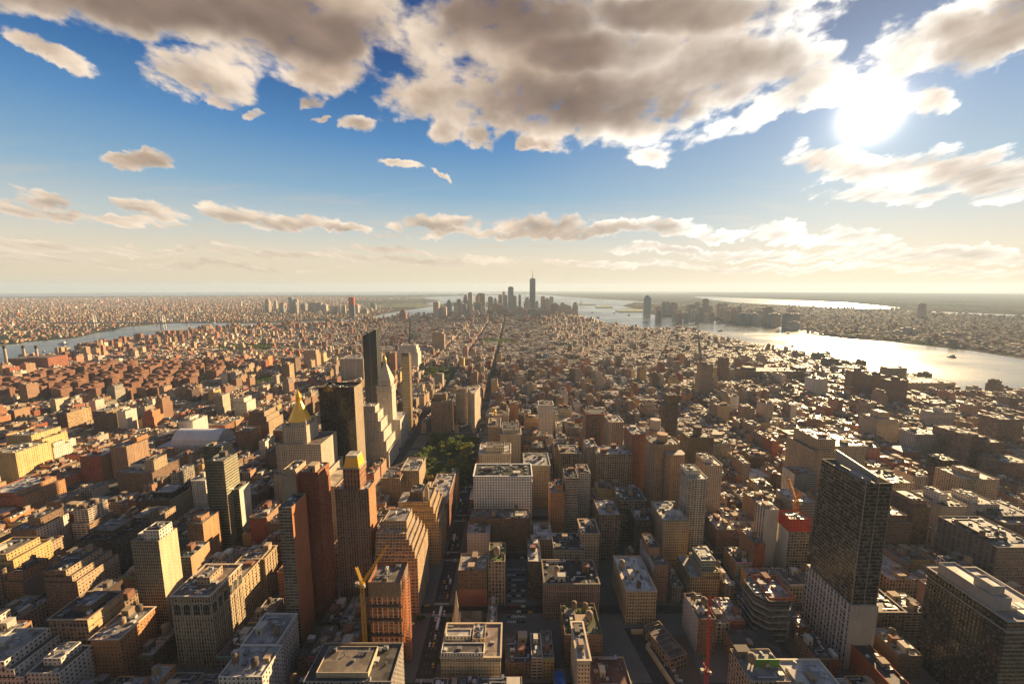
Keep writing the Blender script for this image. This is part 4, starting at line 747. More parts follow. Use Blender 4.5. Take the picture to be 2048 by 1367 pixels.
T('apartment_tower', 'plain brown tower right of the hazy stepped tower', 'tower', 'plain brown village tower', 1442, 1459, 715, 1300, 20, 'brown', vb=752)
T('office_building', 'vast brown warehouse block filling a whole street block near the river', 'building', 'vast brown warehouse', 1492, 1630, 742, 1330, 70, ((.24,.15,.11),3.6,4,.5,.45,.6,0), vb=765, units=8, tanks=3, tops=[(.05,.2,.3,.8,8,'brown'), (.8,.95,.3,.8,8,'brown')])
T('office_building', 'pale cream six-storey block in front of the vast brown warehouse', 'building', 'pale cream block', 1627, 1657, 757, 1160, 34, 'white', vb=775)
for i, (a, b, y, Y, lab) in enumerate([(1706, 1738, 742, 1180, 'brown riverside housing tower with pale stripes, first of three in front of the glare'), (1743, 1777, 750, 1130, 'brown riverside housing tower with small roof box, middle of three before the glare'), (1780, 1818, 760, 1060, 'brown riverside housing tower with two pale stripes, last of three before the glare')]):
    T('housing_tower', lab, 'tower', 'riverside housing tower', a, b, y, Y, 26, ((.22,.14,.1),3,2.8,.4,.45,.6,0), vb=795, tops=[(.4,.65,.2,.8,7,'brown')])
T('office_building', 'square gridded tower rising behind the last riverside housing tower', 'building', 'square gridded tower', 1779, 1815, 736, 1290, 34, ((.26,.2,.16),2.6,3.2,.6,.55,1,.2), vb=760)
RX, wX, HX, cX = T('warehouse', 'long tan waterfront warehouse with a dark blue banner on its end wall', 'building', 'tan waterfront warehouse', 1820, 1912, 765, 1270, 80, ((.46,.35,.2),4,5,.12,.7,1,0), vb=780, roof=(.36,.31,.25), units=8)
m = MB(); m.box(wX*.31, wX*.45, -.6, -.1, HX*.15, HX*.72, (.05,.05,.10)); m.obj('blue_banner', RX)
for i, (a, b, y, Y, c, lab) in enumerate([(1633, 1656, 706, 1700, (.24,.24,.22), 'grey glass riverside tower with stepped roof, left of the dark riverside tower'), (1656, 1678, 717, 1560, (.12,.11,.1), 'dark riverside tower right of the stepped grey glass tower'), (1680, 1700, 720, 1600, (.14,.12,.1), 'low dark riverside block beside the pier'), (1592, 1611, 706, 1760, (.3,.28,.25), 'pale slab tower alone on the riverbank'), (1490, 1510, 690, 2050, (.2,.14,.1), 'brown domed-top riverside tower'), (1455, 1492, 692, 2000, (.36,.28,.2), 'tan long riverside warehouse behind brown roofs')]):
    T('riverside_building', lab, 'building', 'riverside building', a, b, y, Y, 30, (c,2.4,3.2,.6,.6,.6,.3), vb=750, units=2)
T('office_building', 'large white library-like block with deep vertical piers in the old town', 'building', 'white piered block', 680, 726, 717, 1330, 60, ((.5,.43,.35),2.6,3.6,.5,.8,.2,0), vb=740, units=8)
T('apartment_tower', 'twin brown towers capped with small pyramids beyond the clock tower', 'tower', 'pyramid-capped twin', 780, 790, 706, 1450, 22, 'brick', vb=745, bulks=0)
T('office_building', 'white wedding-cake office block stepping up beyond the clock tower', 'building', 'white wedding-cake block', 800, 832, 690, 1560, 40, 'white', vb=715, skirts=[(.85, 4, 4, 4, 4), (.7, 8, 8, 8, 8)])
T('apartment_block', 'pair of broad tan slabs rising beyond the slant-topped glass tower', 'tower', 'broad tan slab', 864, 884, 664, 2000, 30, 'tan', vb=700)
T('apartment_block', 'broad brown slab directly beside the tan slab', 'tower', 'broad brown slab', 884, 888.5, 668, 1990, 24, 'tan', vb=700)
T('apartment_tower', 'pink stone tower with flat crown above the long dark avenue', 'tower', 'pink stone tower', 925, 935, 693, 1750, 22, ((.42,.24,.2),2.6,3,.5,.5,1,0), vb=720)
T('apartment_tower', 'tan stepped tower left of the slant-topped glass tower', 'tower', 'tan hotel tower', 608, 631, 700, 1560, 30, 'tan', vb=722, skirts=[(.8, 3, 3, 2, 3)])
T('apartment_tower', 'brown flat tower with white cornice left of the tan hotel tower', 'tower', 'brown flat tower', 562, 590, 716, 1430, 36, 'brown', vb=735)
T('office_building', 'blue sheeted building among the hazy rooftops right of the avenue', 'building', 'blue sheeted building', 1087, 1098, 708, 1740, 24, ((.12,.2,.36),9,9,0,0,1,0), vb=722)

T('hotel_building', 'ornate tan hotel with dark mansard and arched dormers behind the arched stone office', 'building', 'dormered tan hotel', 481, 529, 1116, 372, -1090, ((.40,.30,.19),2.4,3.5,.5,.58,.6,0), vb=1195, corn=True, roof=(.08,.075,.07), relief=2, ledges=(.8,))
T('loft_building', 'white-fronted loft with arched top windows left of the orange-flanked slab tower', 'building', 'white arched loft', 484, 552, 1288, 278, 30, ((.50,.46,.42),2.6,3.7,.5,.6,1,0), vb=1367, corn=True, roof=(.3,.28,.27), tanks=1, relief=2, ledges=(.82,))
T('office_building', 'pale low office roof with two round tanks at the bottom edge', 'building', 'pale bottom-edge office', 436, 524, 1352, 252, 26, 'white', vb=1367, tanks=2, roof=(.36,.33,.3))
T('office_building', 'white-roofed building with broad sunlit parapet at the foot of the tall dark glass tower', 'building', 'broad-parapet white roof', 1592, 1690, 1382, 240, 24, ((.5,.44,.35),3,3.6,.4,.5,1,0), vb=1367, roof=(.46,.44,.42), corn=(.62,.52,.38), bulks=2)
T('loft_building', 'low loft with brown roof sheds and round tank beside the green billboard', 'building', 'billboard loft', 1500, 1585, 1362, 246, 26, 'loft', vb=1367, tanks=1, roof=(.3,.27,.25))
Yb = 258; (xa, z0), (xb, z1) = atY(1507, 1345, Yb), atY(1560, 1318, Yb)
root = thing('billboard', 'green billboard with a pale bush-like picture and white lettering bars on a low roof', 'billboard', (xa, Yb, 0))
m = MB(); m.box(0, xb-xa, 0, .5, z0, z1, (.10,.26,.03), PAINT, True); m.obj('sign_face', root)
m = MB(); w_ = xb-xa; cx_, cz_ = w_*.45, (z0+z1)/2
m.face([(cx_+w_*.22*math.cos(k*.524), -.03, cz_+(z1-z0)*.36*math.sin(k*.524)) for k in range(12)], (.20,.16,.03), PAINT)
m.face([(cx_+w_*.1+w_*.10*math.cos(k*.785), -.05, cz_+(z1-z0)*.22*math.sin(k*.785)) for k in range(8)], (.45,.42,.30), PAINT); m.obj('sign_picture', root)
for x in (.4, w_/2, w_-.4): m = MB(); m.bar((x, .9, z0-9), (x, .7, z1-.5), .14, (.1,.1,.1)); m.obj('support_post', root)

# ------------------------------------------------------------------ far skylines (each tower one thing)
def skyline(rows, name, group, baseY, desc):
    for i, (xl, xr, yt, Y, c, kind, lab) in enumerate(rows):
        (x0, z), (x1, _) = atY(xl, yt, Y), atY(xr, yt, Y); w = x1-x0; d = min(60, max(24, w*.9))
        root = thing(name, lab, 'tower', ((x0+x1)/2, Y, 0), 0, group)
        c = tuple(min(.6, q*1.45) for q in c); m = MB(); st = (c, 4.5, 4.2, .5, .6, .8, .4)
        if kind == 'step':
            m.prism(rect(-w/2, w/2, 0, d), 0, z*.72, st, top=c); m.prism(rect(-w*.36, w*.36, d*.12, d*.88), z*.72, z*.9, st, top=c); m.prism(rect(-w*.22, w*.22, d*.3, d*.7), z*.9, z, st, top=c)
        elif kind == 'dome':
            m.prism(rect(-w/2, w/2, 0, d), 0, z*.86, st, top=c); m.ring(0, d/2, [(w*.45, z*.86), (w*.42, z*.93), (w*.25, z*.98), (.5, z)], 12, (.2, .24, .2), STONE)
        elif kind == 'point':
            m.prism(rect(-w/2, w/2, 0, d), 0, z*.84, st, top=c); m.ring(0, d/2, [(w*.6, z*.84), (.5, z)], 4, (.22, .24, .2), STONE, math.pi/4)
        else: m.prism(rect(-w/2, w/2, 0, d), 0, z, st, top=tuple(q*.7 for q in c))
        m.obj('walls', root)
        if kind == 'flat':
            b = MB(); b.box(-w*.3, w*.3, d*.2, d*.8, z-.1, z+7, tuple(q*.8 for q in c), STONE); b.obj('roof_house', root)
        if kind == 'spire':
            b = MB(); b.ring(0, d/2, [(1.6, z), (1.0, z+30), (.2, z+52)], 6, c); b.obj('mast', root)
        reserve((x0+x1)/2-w/2, (x0+x1)/2+w/2, Y, Y+d, 2)
g1, g2, g3, g4 = (.30,.25,.21), (.20,.18,.17), (.36,.31,.26), (.17,.19,.2)
skyline([(866,877,604,3900,g3,'flat','pale slab at the left end of the far skyline'),(878,892,614,3950,g1,'flat','wide low slab next to the pale end slab'),(893,902,599,4700,g4,'dome','dark dome-capped tower above the low slab'),
 (907,917,609,4300,g3,'step','cream stepped tower in front of the dark dome-capped one'),(913,922,599,4900,g2,'flat','dark flat tower behind the cream stepped tower'),(925,936,589,4900,g2,'step','dark stepped tower with a tall shoulder'),(936,944.5,585,4750,g3,'flat','tall silvery slab, highest of the left skyline cluster'),
 (919,927,606,4350,g3,'flat','short pale tower before the dark stepped tower'),(948,962,605,4500,g2,'flat','broad dark block below the wide pale tower'),(954,970,587,5000,g1,'flat','wide pale tower with flat top, just behind a reddish slab'),(951,958,592,4900,(.36,.17,.13),'flat','reddish slab before the wide pale tower'),
 (963,972,612,4200,g3,'step','small cream stepped tower before the wide pale tower'),(976,986,594,4950,g4,'flat','dark box tower right of the wide pale tower'),(984,1001,608,4400,(.26,.16,.13),'flat','broad brown slab in the middle of the skyline'),(987,994,594,4800,g3,'point','pointed pale tower behind the broad brown slab'),
 (996.5,1004.5,590,4950,g2,'flat','dark slim tower left of the spired one'),(1005,1010,583,4800,g3,'spire','slim pale tower with thin mast'),(1006,1015,591,4700,g3,'flat','pale shaft below the masted tower'),(1003,1020,617,4150,(.18,.10,.08),'step','dark brown stepped block in front of the skyline'),
 (1016,1027,574,4650,(.25,.28,.3),'flat','tall glass tower, second highest of the skyline'),(1025,1033,592,4700,g1,'flat','grey tower touching the tall glass tower'),(1037,1042,590,4800,g2,'flat','thin dark tower between the glass tower and the spired tower'),(1048,1061,594,4500,g3,'step','pale stepped tower left of the tallest tower'),
 (1071,1077,601,4500,g4,'dome','rounded dark tower right of the tallest tower'),(1082,1090,593,4800,(.34,.24,.2),'flat','reddish flat tower among the waterside group'),(1090,1099,594,4750,g1,'point','green-peaked tower of the waterside group'),(1099,1107,594,4750,g3,'flat','pale flat tower of the waterside group'),
 (1109,1120,607,4600,g1,'dome','domed tower right of the waterside group'),(1121,1139,610,4450,g1,'flat','wide grey tower near the end of the skyline'),(1142,1152,616,4350,(.32,.2,.16),'step','brown stepped tower at the river end of the skyline'),(1038,1055,619,4100,(.28,.15,.11),'flat','brown brick slab before the pale stepped tower'),
 (1056,1074,618,4150,g2,'flat','dark block at the foot of the tallest tower'),(1108,1120,624,4200,(.28,.14,.1),'flat','red brick block before the domed tower'),(1082,1098,620,4150,(.3,.2,.16),'flat','low brown block before the green-peaked tower'),(798,811,618,3850,(.19,.10,.08),'step','dark red-brown tower alone before the harbour'),
 (925,935,615,4150,g1,'flat','grey block before the dark stepped tower'),(938,947,618,4100,g3,'flat','cream block before the silvery slab')], 'skyline_tower', 'downtown skyline towers', 0, '')
skyline([(1291,1303,590,4900,(.16,.2,.22),'dome','tallest tower on the far bank, alone at the river edge'),(1326,1332,604,4700,g4,'flat','slim teal tower, first of a pair on the far bank'),(1334,1340,604,4750,g4,'flat','slim teal tower, second of the pair on the far bank'),(1340,1346,611,4700,g2,'flat','short block between the teal pair and round-topped tower'),
 (1344,1356,603,4650,(.24,.17,.14),'dome','brown round-topped tower on the far bank'),(1380,1392,609,4500,g4,'flat','square glass tower with low neighbour in front'),(1393,1400,604,4550,g1,'flat','slim grey tower beside the square glass tower'),(1399,1408,615,4000,g4,'flat','pale green tower at the far bank edge'),
 (1409,1418,598,4350,g2,'flat','tall dark slab with flat top on the far bank'),(1386,1399,620,3950,g1,'flat','low white-blue block at the far bank edge'),(1418,1426,612,4200,g1,'flat','grey tower leaning on the tall dark slab'),(1438,1447,607,4300,g1,'flat','grey brown tower, inland on the far bank'),(1448,1456,606,4350,g3,'flat','pale tower behind the grey brown one'),
 (1456,1467,615,3900,(.28,.18,.14),'flat','brown slab, left of two near the water'),(1468,1476,616,3850,(.3,.2,.16),'flat','brown slab, right of two near the water'),(1484,1496,627,3550,g4,'flat','dark glass block on the pier edge'),(1498,1505,627,3550,g1,'flat','narrow grey block between two dark glass blocks'),
 (1506,1521,626,3500,g4,'step','stepped dark glass block on the pier edge'),(1536,1547,614,3600,g2,'flat','dark tower near the curve of the far bank'),(1546,1562,628,3350,g1,'flat','broad grey block near the curve of the far bank'),(1573,1585,627,3150,g4,'flat','dark slab at the tip of the far bank'),(1587,1601,642,3050,g3,'dome','low rounded white block at the far bank tip'),
 (1845,1854,607,4200,(.26,.19,.16),'flat','lone brown tower far inland on the right'),(1815,1833,657,2700,g2,'flat','dark slab on the right-hand far bank'),(1795,1806,662,2650,g3,'flat','pale slab on the right-hand far bank'),(1897,1913,666,2600,(.3,.24,.2),'flat','pale brown slab on the far bank, far right')], 'riverside_tower', 'towers on the far bank', 0, '')
skyline([(528,537,597,6000,g1,'step','tallest stepped tower of the left far skyline'),(547,552,602,6000,g3,'flat','slim cream tower near the tallest stepped one'),(576,584,595,5900,g4,'flat','blue glass slab of the left far skyline'),(588,594,598,5950,g1,'flat','grey tower right of the blue glass slab'),(558,568,606,5700,(.3,.2,.16),'flat','reddish block left of the blue glass slab'),
 (616,632,605,5500,g1,'flat','broad grey block of the left far skyline'),(640,652,609,5400,g3,'flat','broad pale block right of the broad grey one'),(600,610,608,5600,g2,'flat','dark block between the grey tower and broad grey block'),(676,681,612,5000,g3,'flat','thin pale tower left of the red-topped tower'),(684,690,611,5050,g1,'flat','thin grey tower next to the red-topped tower'),(660,668,614,5100,g3,'step','small stepped tower of the left far skyline'),
 (192,200,600,8000,(.35,.2,.14),'step','tiny reddish tower on the distant left plain'),(238,244,617,6000,(.35,.2,.14),'flat','orange slab on the distant left plain'),(271,277,618,5900,(.35,.2,.14),'flat','orange slab beside another on the distant left plain'),(286,293,617,5800,(.33,.19,.14),'flat','brown slab right of two orange slabs on the plain'),(100,112,640,4400,g2,'flat','brown slab by the left river bank'),(133,143,641,4300,(.3,.18,.12),'flat','brown slab right of the river bank slab')], 'distant_tower', 'towers of the left far skyline', 0, '')
rk = random.Random(77)
for (n_, xa_, xb_, ya_, yb_, Y0, Y1, lab_, grp_) in ((46, 868, 1150, 604, 624, 4000, 5000, 'grey-brown tower packed among the towers of the downtown skyline', 'packed downtown towers'), (26, 1300, 1600, 612, 630, 3500, 4700, 'low grey tower among the towers on the far bank', 'low towers on the far bank'), (26, 505, 760, 604, 618, 4900, 6300, 'small grey tower of the left far skyline', 'small towers of the left far skyline')):
    for k in range(n_):
        px, py, Y = rk.uniform(xa_, xb_), rk.uniform(ya_, yb_), rk.uniform(Y0, Y1)
        (x0, z), (x1, _) = atY(px, py, Y), atY(px+rk.uniform(6, 12), py, Y); w = x1-x0; d = min(50, w)
        if z < 25: continue
        c = rk.choice([(.44,.37,.31), (.34,.29,.26), (.5,.43,.36), (.4,.27,.21), (.28,.3,.32)]); root = thing('skyline_tower', lab_, 'tower', (x0+w/2, Y, 0), 0, grp_)
        m = MB(); st = (c, 4.5, 4.2, .5, .6, .8, .3); q = rk.random()
        if q < .4: m.prism(rect(-w/2, w/2, 0, d), 0, z*.8, st, top=c); m.prism(rect(-w*.3, w*.3, d*.2, d*.8), z*.8, z, st, top=c)
        else: m.prism(rect(-w/2, w/2, 0, d), 0, z, st, top=tuple(v*.7 for v in c))
        m.obj('walls', root); b = MB(); b.box(-w*.2, w*.2, d*.3, d*.7, z-.1, z+5, tuple(v*.8 for v in c), STONE); b.obj('roof_house', root)
# tallest tower with chamfered glass faces and mast
x0, zt = atY(1060, 557, 4560); x1, _ = atY(1071, 557, 4560); q = (x1-x0)/2*1.05
root = thing('skyscraper', 'tallest skyscraper of the far skyline with tapering faces and a thin spire', 'tower', ((x0+x1)/2, 4590, 0))
B = [(-q, -q), (q, -q), (q, q), (-q, q)]; k = q*1.0; Tp = [(0, -k), (k, 0), (0, k), (-k, 0)]
m = MB(); gc = (.28, .31, .34); zb = 56
m.prism(B, 0, zb, (gc,3,4,.7,.8,1,1))
for i in range(4):
    j = (i+1) % 4
    m.face([(*B[i], zb), (*B[j], zb), (*Tp[i], zt)], gc, FAC, (.9,.8,1,1), [(0,0),(14,0),(7,80)], .2)
    m.face([(*B[j], zb), (*Tp[j], zt), (*Tp[i], zt)], gc, FAC, (.9,.8,1,1), [(7,0),(14,80),(0,80)], .7)
m.face([(*p, zt) for p in Tp], gc, PAINT); m.obj('glass_shaft', root)
m = MB(); m.ring(0, 0, [(q*.5, zt), (q*.5, zt+9)], 12, (.3,.3,.3)); m.obj('ring_platform', root)
m = MB(); zz = atY(1065, 537, 4590)[1]; m.ring(0, 0, [(3.4, zt), (2.4, (zt+zz)/2), (.5, zz)], 6, (.35,.34,.33)); m.obj('spire', root); reserve(x0, x1, 4550, 4640)
# red-topped tower under construction
x0, zt = atY(697, 594, 4280); x1, _ = atY(707, 594, 4280); w = x1-x0
root = thing('unfinished_tower', 'far lone unfinished tower, its upper third wrapped in bright red', 'tower', (x0, 4280, 0))
m = MB(); m.prism(rect(0, w, 0, 30), 0, zt*.62, ((.22,.22,.23),4,4,.8,.7,1,.6)); m.obj('glass_shaft', root)
m = MB(); m.prism(rect(-1.5, w+1.5, -1.5, 31.5), zt*.62, zt, ((.55,.08,.035),4,4,.2,.4,1,0), top=(.3,.2,.15)); m.obj('red_wrap', root)
m = MB(); m.bar((w*.3, 15, zt), (w*.3, 15, zt+26), 1.2, (.4,.3,.15)); m.bar((-6, 15, zt+20), (w*.9, 15, zt+26), .9, (.4,.3,.15)); m.obj('roof_crane', root)

# ------------------------------------------------------------------ ground, rivers
def poly(name, pts, z, mat, label=None):
    m = MB(); m.face([(x, y, z) for x, y in pts], (.1,.1,.1), mat); o = m.obj(name); tag(o, kind='structure'); return o
N = 160; m = MB(); RAD = 34500
m.face([(RAD*math.cos(2*math.pi*k/N), RAD*math.sin(2*math.pi*k/N), -.6) for k in range(N)], (.1,.1,.1), LAND); tag(m.obj('land'), kind='structure')
G = lambda L: [gnd(x, y) for x, y in L]
west = [(2060,782),(1990,786),(1930,790),(1905,776),(1860,765),(1838,752),(1780,760),(1740,752),(1712,728),(1700,738),(1650,718),(1600,712),(1540,700),(1490,688),(1440,676),(1410,666),(1380,658),(1330,662),(1290,659),(1240,652),(1200,648),(1160,639),(1152,630)]
tip = [(1120,626),(1060,628),(1000,627),(940,627),(900,628)]
east = [(880,630),(850,632),(800,634),(740,641),(690,646),(600,649),(520,652),(480,655),(400,662),(340,668),(325,676),(250,688),(205,697),(150,708),(120,712),(75,716),(0,741)]
manh = G(east[::-1][0:]) ; 
manh_poly = [(-2600, -700)]+[gnd(*p) for p in [(-160,790)]]+[gnd(*p) for p in east[::-1]]+[gnd(*p) for p in tip[::-1]]+[gnd(*p) for p in west[::-1]]+[(1900, 500), (1900, -700)]
poly('street_ground', manh_poly, .35, ASPH)
hud = G([(2300,800)]+west+tip[:2])+G([(1040,612),(1000,603),(900,604),(870,611),(840,612),(855,606),(880,600),(850,597),(810,598),(815,595),(900,592),(1000,590),(1068,588),(1160,595),(1200,598),(1260,601),(1330,607),(1270,604),(1245,611),(1265,617),(1290,625),(1320,632),(1350,636),(1400,639),(1480,647),(1520,648),(1600,658),(1650,668),(1600,664),(1640,671),(1700,678),(1780,683),(1860,692),(1950,702),(2048,718),(2300,750)])
poly('river', hud, .0, WATER)
er = G(east)+G([(-160,775),(-160,735),(0,693),(50,684),(150,676),(188,666),(225,661),(250,654),(290,651),(350,646),(425,645),(480,647),(560,644.5),(680,640),(737,635),(767,628),(800,622),(840,616),(862,612.5),(890,612),(1000,615),(1000,627)])
poly('river', er, .1, WATER)
poly('bay_water', G([(1385,592.5),(1440,594),(1600,600.5),(1700,605.5),(1800,615),(1795,618),(1700,616.5),(1600,611.5),(1470,605),(1420,599)]), .05, WATER)
poly('bay_water', G([(1700,622),(1800,620),(1900,624),(2048,630),(2060,633),(1950,631),(1800,624.5)]), .05, WATER)
poly('sea', G([(0,593),(300,591.5),(620,589.5),(760,590),(880,588.5),(1062,587.2)])+[(-3000, 34300), (-18000, 29000), (-30000, 16000)], .05, WATER)
for nm, P in (('island', [(790,609),(700,612),(760,618),(830,615),(862,610),(840,606)]), ('island', [(1155,608.3),(1168,607.2),(1188,608.5),(1192,609.8),(1160,610)]), ('island', [(1190,613.6),(1205,611),(1224,612),(1226,615),(1195,615.8)]), ('shore_spit', [(1230,622),(1265,618.5),(1292,620),(1296,623.5),(1240,624)])):
    m = MB(); Q = G(P); m.prism(Q[::-1] if sum(a[0]*b[1]-b[0]*a[1] for a, b in zip(Q, Q[1:]+Q[:1])) < 0 else Q, -.2, 9, ((.10,.105,.055),9,9,0,0,1,0), mat=STONE, top=(.07,.085,.035), topmat=STONE); tag(m.obj(nm), kind='structure')
# low hills on the horizon
for nm, pts, zz in (('hills', [(1062,588),(1120,584.5),(1200,583),(1300,584.5),(1380,588)], 26000), ('hills', [(1200,591),(1400,587),(1560,584),(1700,583.5),(1900,586.5),(2060,588.5),(2300,592)], 33500)):
    m = MB(); base = [atY(px, py, zz) for px, py in pts]
    fine = []
    for (a, b) in zip(base, base[1:]):
        for k in range(12): t = k/12; fine.append((a[0]+(b[0]-a[0])*t, max(3, a[1]+(b[1]-a[1])*t+R.uniform(-6, 6))))
    for (x0, h0), (x1, h1) in zip(fine, fine[1:]):
        m.face([(x0, zz-1800, -.5), (x1, zz-1800, -.5), (x1, zz, h1), (x0, zz, h0)], (.07,.08,.045), STONE); m.face([(x1, zz+1500, -.5), (x0, zz+1500, -.5), (x0, zz, h0), (x1, zz, h1)], (.07,.08,.045), STONE)
    tag(m.obj(nm), kind='structure')

# ------------------------------------------------------------------ bridge, power station, statue, boats
def wbridge():
    Y = 3200; root = thing('suspension_bridge', 'grey suspension bridge with two steel towers across the left river', 'bridge', (0, Y, 0))
    xa, xb = atY(188, 648, Y)[0], atY(326, 648, Y)[0]; l, r = atY(95, 660, Y)[0], atY(430, 655, Y)[0]; zd = 38; zt = 98
    m = MB(); m.box(l, r, -12, 12, zd, zd+7, (.22,.21,.22), PAINT, True); m.obj('deck', root)
    for x in (xa, xb):
        m = MB()
        for dx in (-11, 11):
            for dy in (-11, 11): m.bar((x+dx, dy, 0), (x+dx*.62, dy, zt), 2.4, (.40,.38,.36))
        for z in (zd+18, zt-4): m.box(x-10, x+10, -13, 13, z, z+4, (.40,.38,.36), PAINT, True)
        m.obj('tower', root)
    for dy in (-11, 11):
        m = MB(); P = []
        for k in range(25):
            t = k/24; x = l+(r-l)*t
            if x < xa: s_ = (x-l)/(xa-l); z = zd+4+(zt-zd-4)*s_**1.6
            elif x > xb: s_ = (r-x)/(r-xb); z = zd+4+(zt-zd-4)*s_**1.6
            else: s_ = (x-xa)/(xb-xa)*2-1; z = zd+9+(zt-zd-9)*s_*s_
            P.append((x, dy, z))
        for a, b in zip(P, P[1:]): m.bar(a, b, .8, (.3,.29,.29))
        m.obj('main_cable', root)
wbridge()
Y = 15700; root = thing('suspension_bridge', 'tiny far suspension bridge with two thin towers on the harbour horizon', 'bridge', (0, Y, 0))
for px in (848, 899):
    x, z = atY(px, 581, Y); m = MB(); m.box(x-9, x-3, -8, 8, 0, z, (.3,.32,.34)); m.box(x+3, x+9, -8, 8, 0, z, (.3,.32,.34)); m.box(x-9, x+9, -9, 9, z-12, z+2, (.3,.32,.34)); m.obj('tower', root)
xa, xb = atY(815, 590, Y)[0], atY(935, 590, Y)[0]; m = MB(); m.box(xa, xb, -9, 9, 62, 74, (.3,.32,.34), PAINT, True); m.obj('deck', root)
px0, py0 = gnd(15, 740); Y = py0-40
root = thing('power_station', 'red brick riverside power station with three tall banded chimneys', 'power station', (px0, Y, 0))
x2, zz = atY(95, 717, Y); x1, _ = atY(15, 717, Y); m = MB(); st = ((.27,.10,.06),8,9,.2,.6,1,0)
m.prism(rect(x1-px0, (x2-px0)*.62, 0, 60), 0, zz, st, top=(.16,.12,.1)); m.prism(rect((x2-px0)*.63, x2-px0, 0, 70), 0, zz+4, st, top=(.17,.12,.1)); m.prism(rect(x1-px0-90, x1-px0, 5, 50), 0, zz*.5, st, top=(.17,.12,.1)); m.obj('walls', root)
for px in (4, 42, 68):
    x, z = atY(px, 691, Y+70); m = MB(); m.ring(x-px0, 75, [(5.2, 0), (4.0, z-9), (4.3, z-8.8), (4.3, z)], 14, (.42,.33,.25), STONE)
    m.obj('chimney', root); b = MB(); b.ring(x-px0, 75, [(4.5, z-12), (4.55, z+.4)], 14, (.06,.05,.045), STONE); b.obj('dark_band', root)
reserve(px0-150, px0+140, Y-10, Y+100)
x, y = gnd(1162, 608); root = thing('statue', 'tiny statue on a stepped pedestal on a low harbour island', 'statue', (x, y, 9))
m = MB(); m.ring(0, 0, [(26, -1), (25, 8), (13, 9), (9, 44)], 4, (.34,.3,.25), STONE, .78); m.obj('pedestal', root)
m = MB(); m.ring(0, 0, [(6, 44), (4.5, 60), (4, 72), (2, 76), (2.2, 82), (.3, 86)], 8, (.2,.3,.25)); m.bar((2, 0, 70), (5, 0, 92), 1.2, (.2,.3,.25)); m.obj('statue_figure', root)
def boat(px, py, L, lab, wake=0, col=(.6,.58,.55)):
    x, y = gnd(px, py); root = thing('boat', lab, 'boat', (x, y, .1), 0, None); k = L/20
    m = MB(); P = [(-10*k, -3*k), (6*k, -3*k), (10*k, 0), (6*k, 3*k), (-10*k, 3*k)]; m.prism(P, 0, 2.4*k, (col,9,9,0,0,1,0), mat=PAINT, top=(.4,.36,.32), topmat=PAINT); m.obj('hull', root)
    m = MB(); m.box(-6*k, 4*k, -2.2*k, 2.2*k, 2.4*k, 5*k, (.65,.63,.6)); m.box(-2*k, 3*k, -1.6*k, 1.6*k, 5*k, 7*k, (.5,.48,.46)); m.obj('cabin', root)
    if wake:
        m = MB(); m.face([(-10*k, -2, .06), (-10*k, 2, .06), (-wake, 6, .06), (-wake, -9, .06)], (.55,.55,.53), PAINT); o = m.obj('boat_wake', None, (x, y, .12)); tag(o, kind='stuff'); o.rotation_euler = (0, 0, .12)
boat(127, 688, 46, 'white ferry trailing a long wake on the left river', 420); boat(88, 703, 16, 'small boat by the pier next to the power station')
for i, (px, py, L, c, lab) in enumerate([(1414, 669, 40, (.1,.09,.08), 'dark ferry in mid-river, near the riverside wharves'), (1441, 662, 40, (.12,.1,.09), 'dark ferry farther out than its twin, mid-river'), (1292, 645, 40, (.3,.28,.26), 'pale boat below the lone tall far-bank tower'), (1196, 635, 40, (.15,.14,.14), 'small dark boat near the tip of the city'), (1185, 625, 34, (.2,.2,.2), 'tiny boat just before the island with trees'), (1905, 714, 38, (.07,.06,.05), 'dark barge on the river at far right'), (1585, 693, 26, (.05,.05,.05), 'tiny dark boat beside the glare'), (1576, 667, 34, (.05,.05,.05), 'dark boat near the far bank tip'), (1228, 626, 34, (.2,.2,.2), 'tiny boat off the harbour spit'), (1258, 630, 34, (.22,.22,.2), 'tiny pale boat before the park shore')]):
    boat(px, py, L, lab, 0 if i in (0, 1, 5) else 160+60*(i % 4), c)
# roofed piers on the near bank
for i, (px, py, w_, d_, lab) in enumerate([(1300, 657, 250, 90, 'large flat square pier building jutting into the river'), (1395, 662, 60, 160, 'low finger pier beside the square pier'), (1712, 727, 40, 110, 'low dark pier beside the glare')]):
    x, y = gnd(px, py+3); root = thing('pier', lab, 'pier', (x, y, 0)); m = MB(); m.prism(rect(-w_/2, w_/2, 0, d_), 0, 7, S['brown'], top=(.3,.28,.25)); m.obj('deck', root)

# ------------------------------------------------------------------ church, barrel roof college, cranes
Y = 328; x, z = atY(912, 1179, Y); zb = atY(912, 1236, Y)[1]
root = thing('church', 'pale stone church with a tall tapering spire beside the avenue', 'church', (x, Y, 0))
m = MB(); m.prism(rect(-3.6, 3.6, -3.6, 3.6), 0, zb-2, ((.46,.39,.29),3.6,9,.3,.5,1,0), mat=None, top=(.4,.34,.26)); m.obj('bell_tower', root)
m = MB(); m.ring(0, 0, [(3.3, zb-2.05), (3.0, zb+4), (2.5, zb+6), (.12, z)], 8, (.44,.37,.28), STONE, math.pi/8); m.obj('spire', root)
for a in (-1, 1):
    for b in (-1, 1): m = MB(); m.ring(a*3, b*3, [(.7, zb-2.05), (.6, zb+1), (.05, zb+5)], 6, (.46,.39,.3), STONE); m.obj('pinnacle', root)
m = MB(); P = rect(-3, 22, 3.7, 20); m.prism(P, 0, 11, ((.38,.31,.23),5,9,.3,.6,1,0))
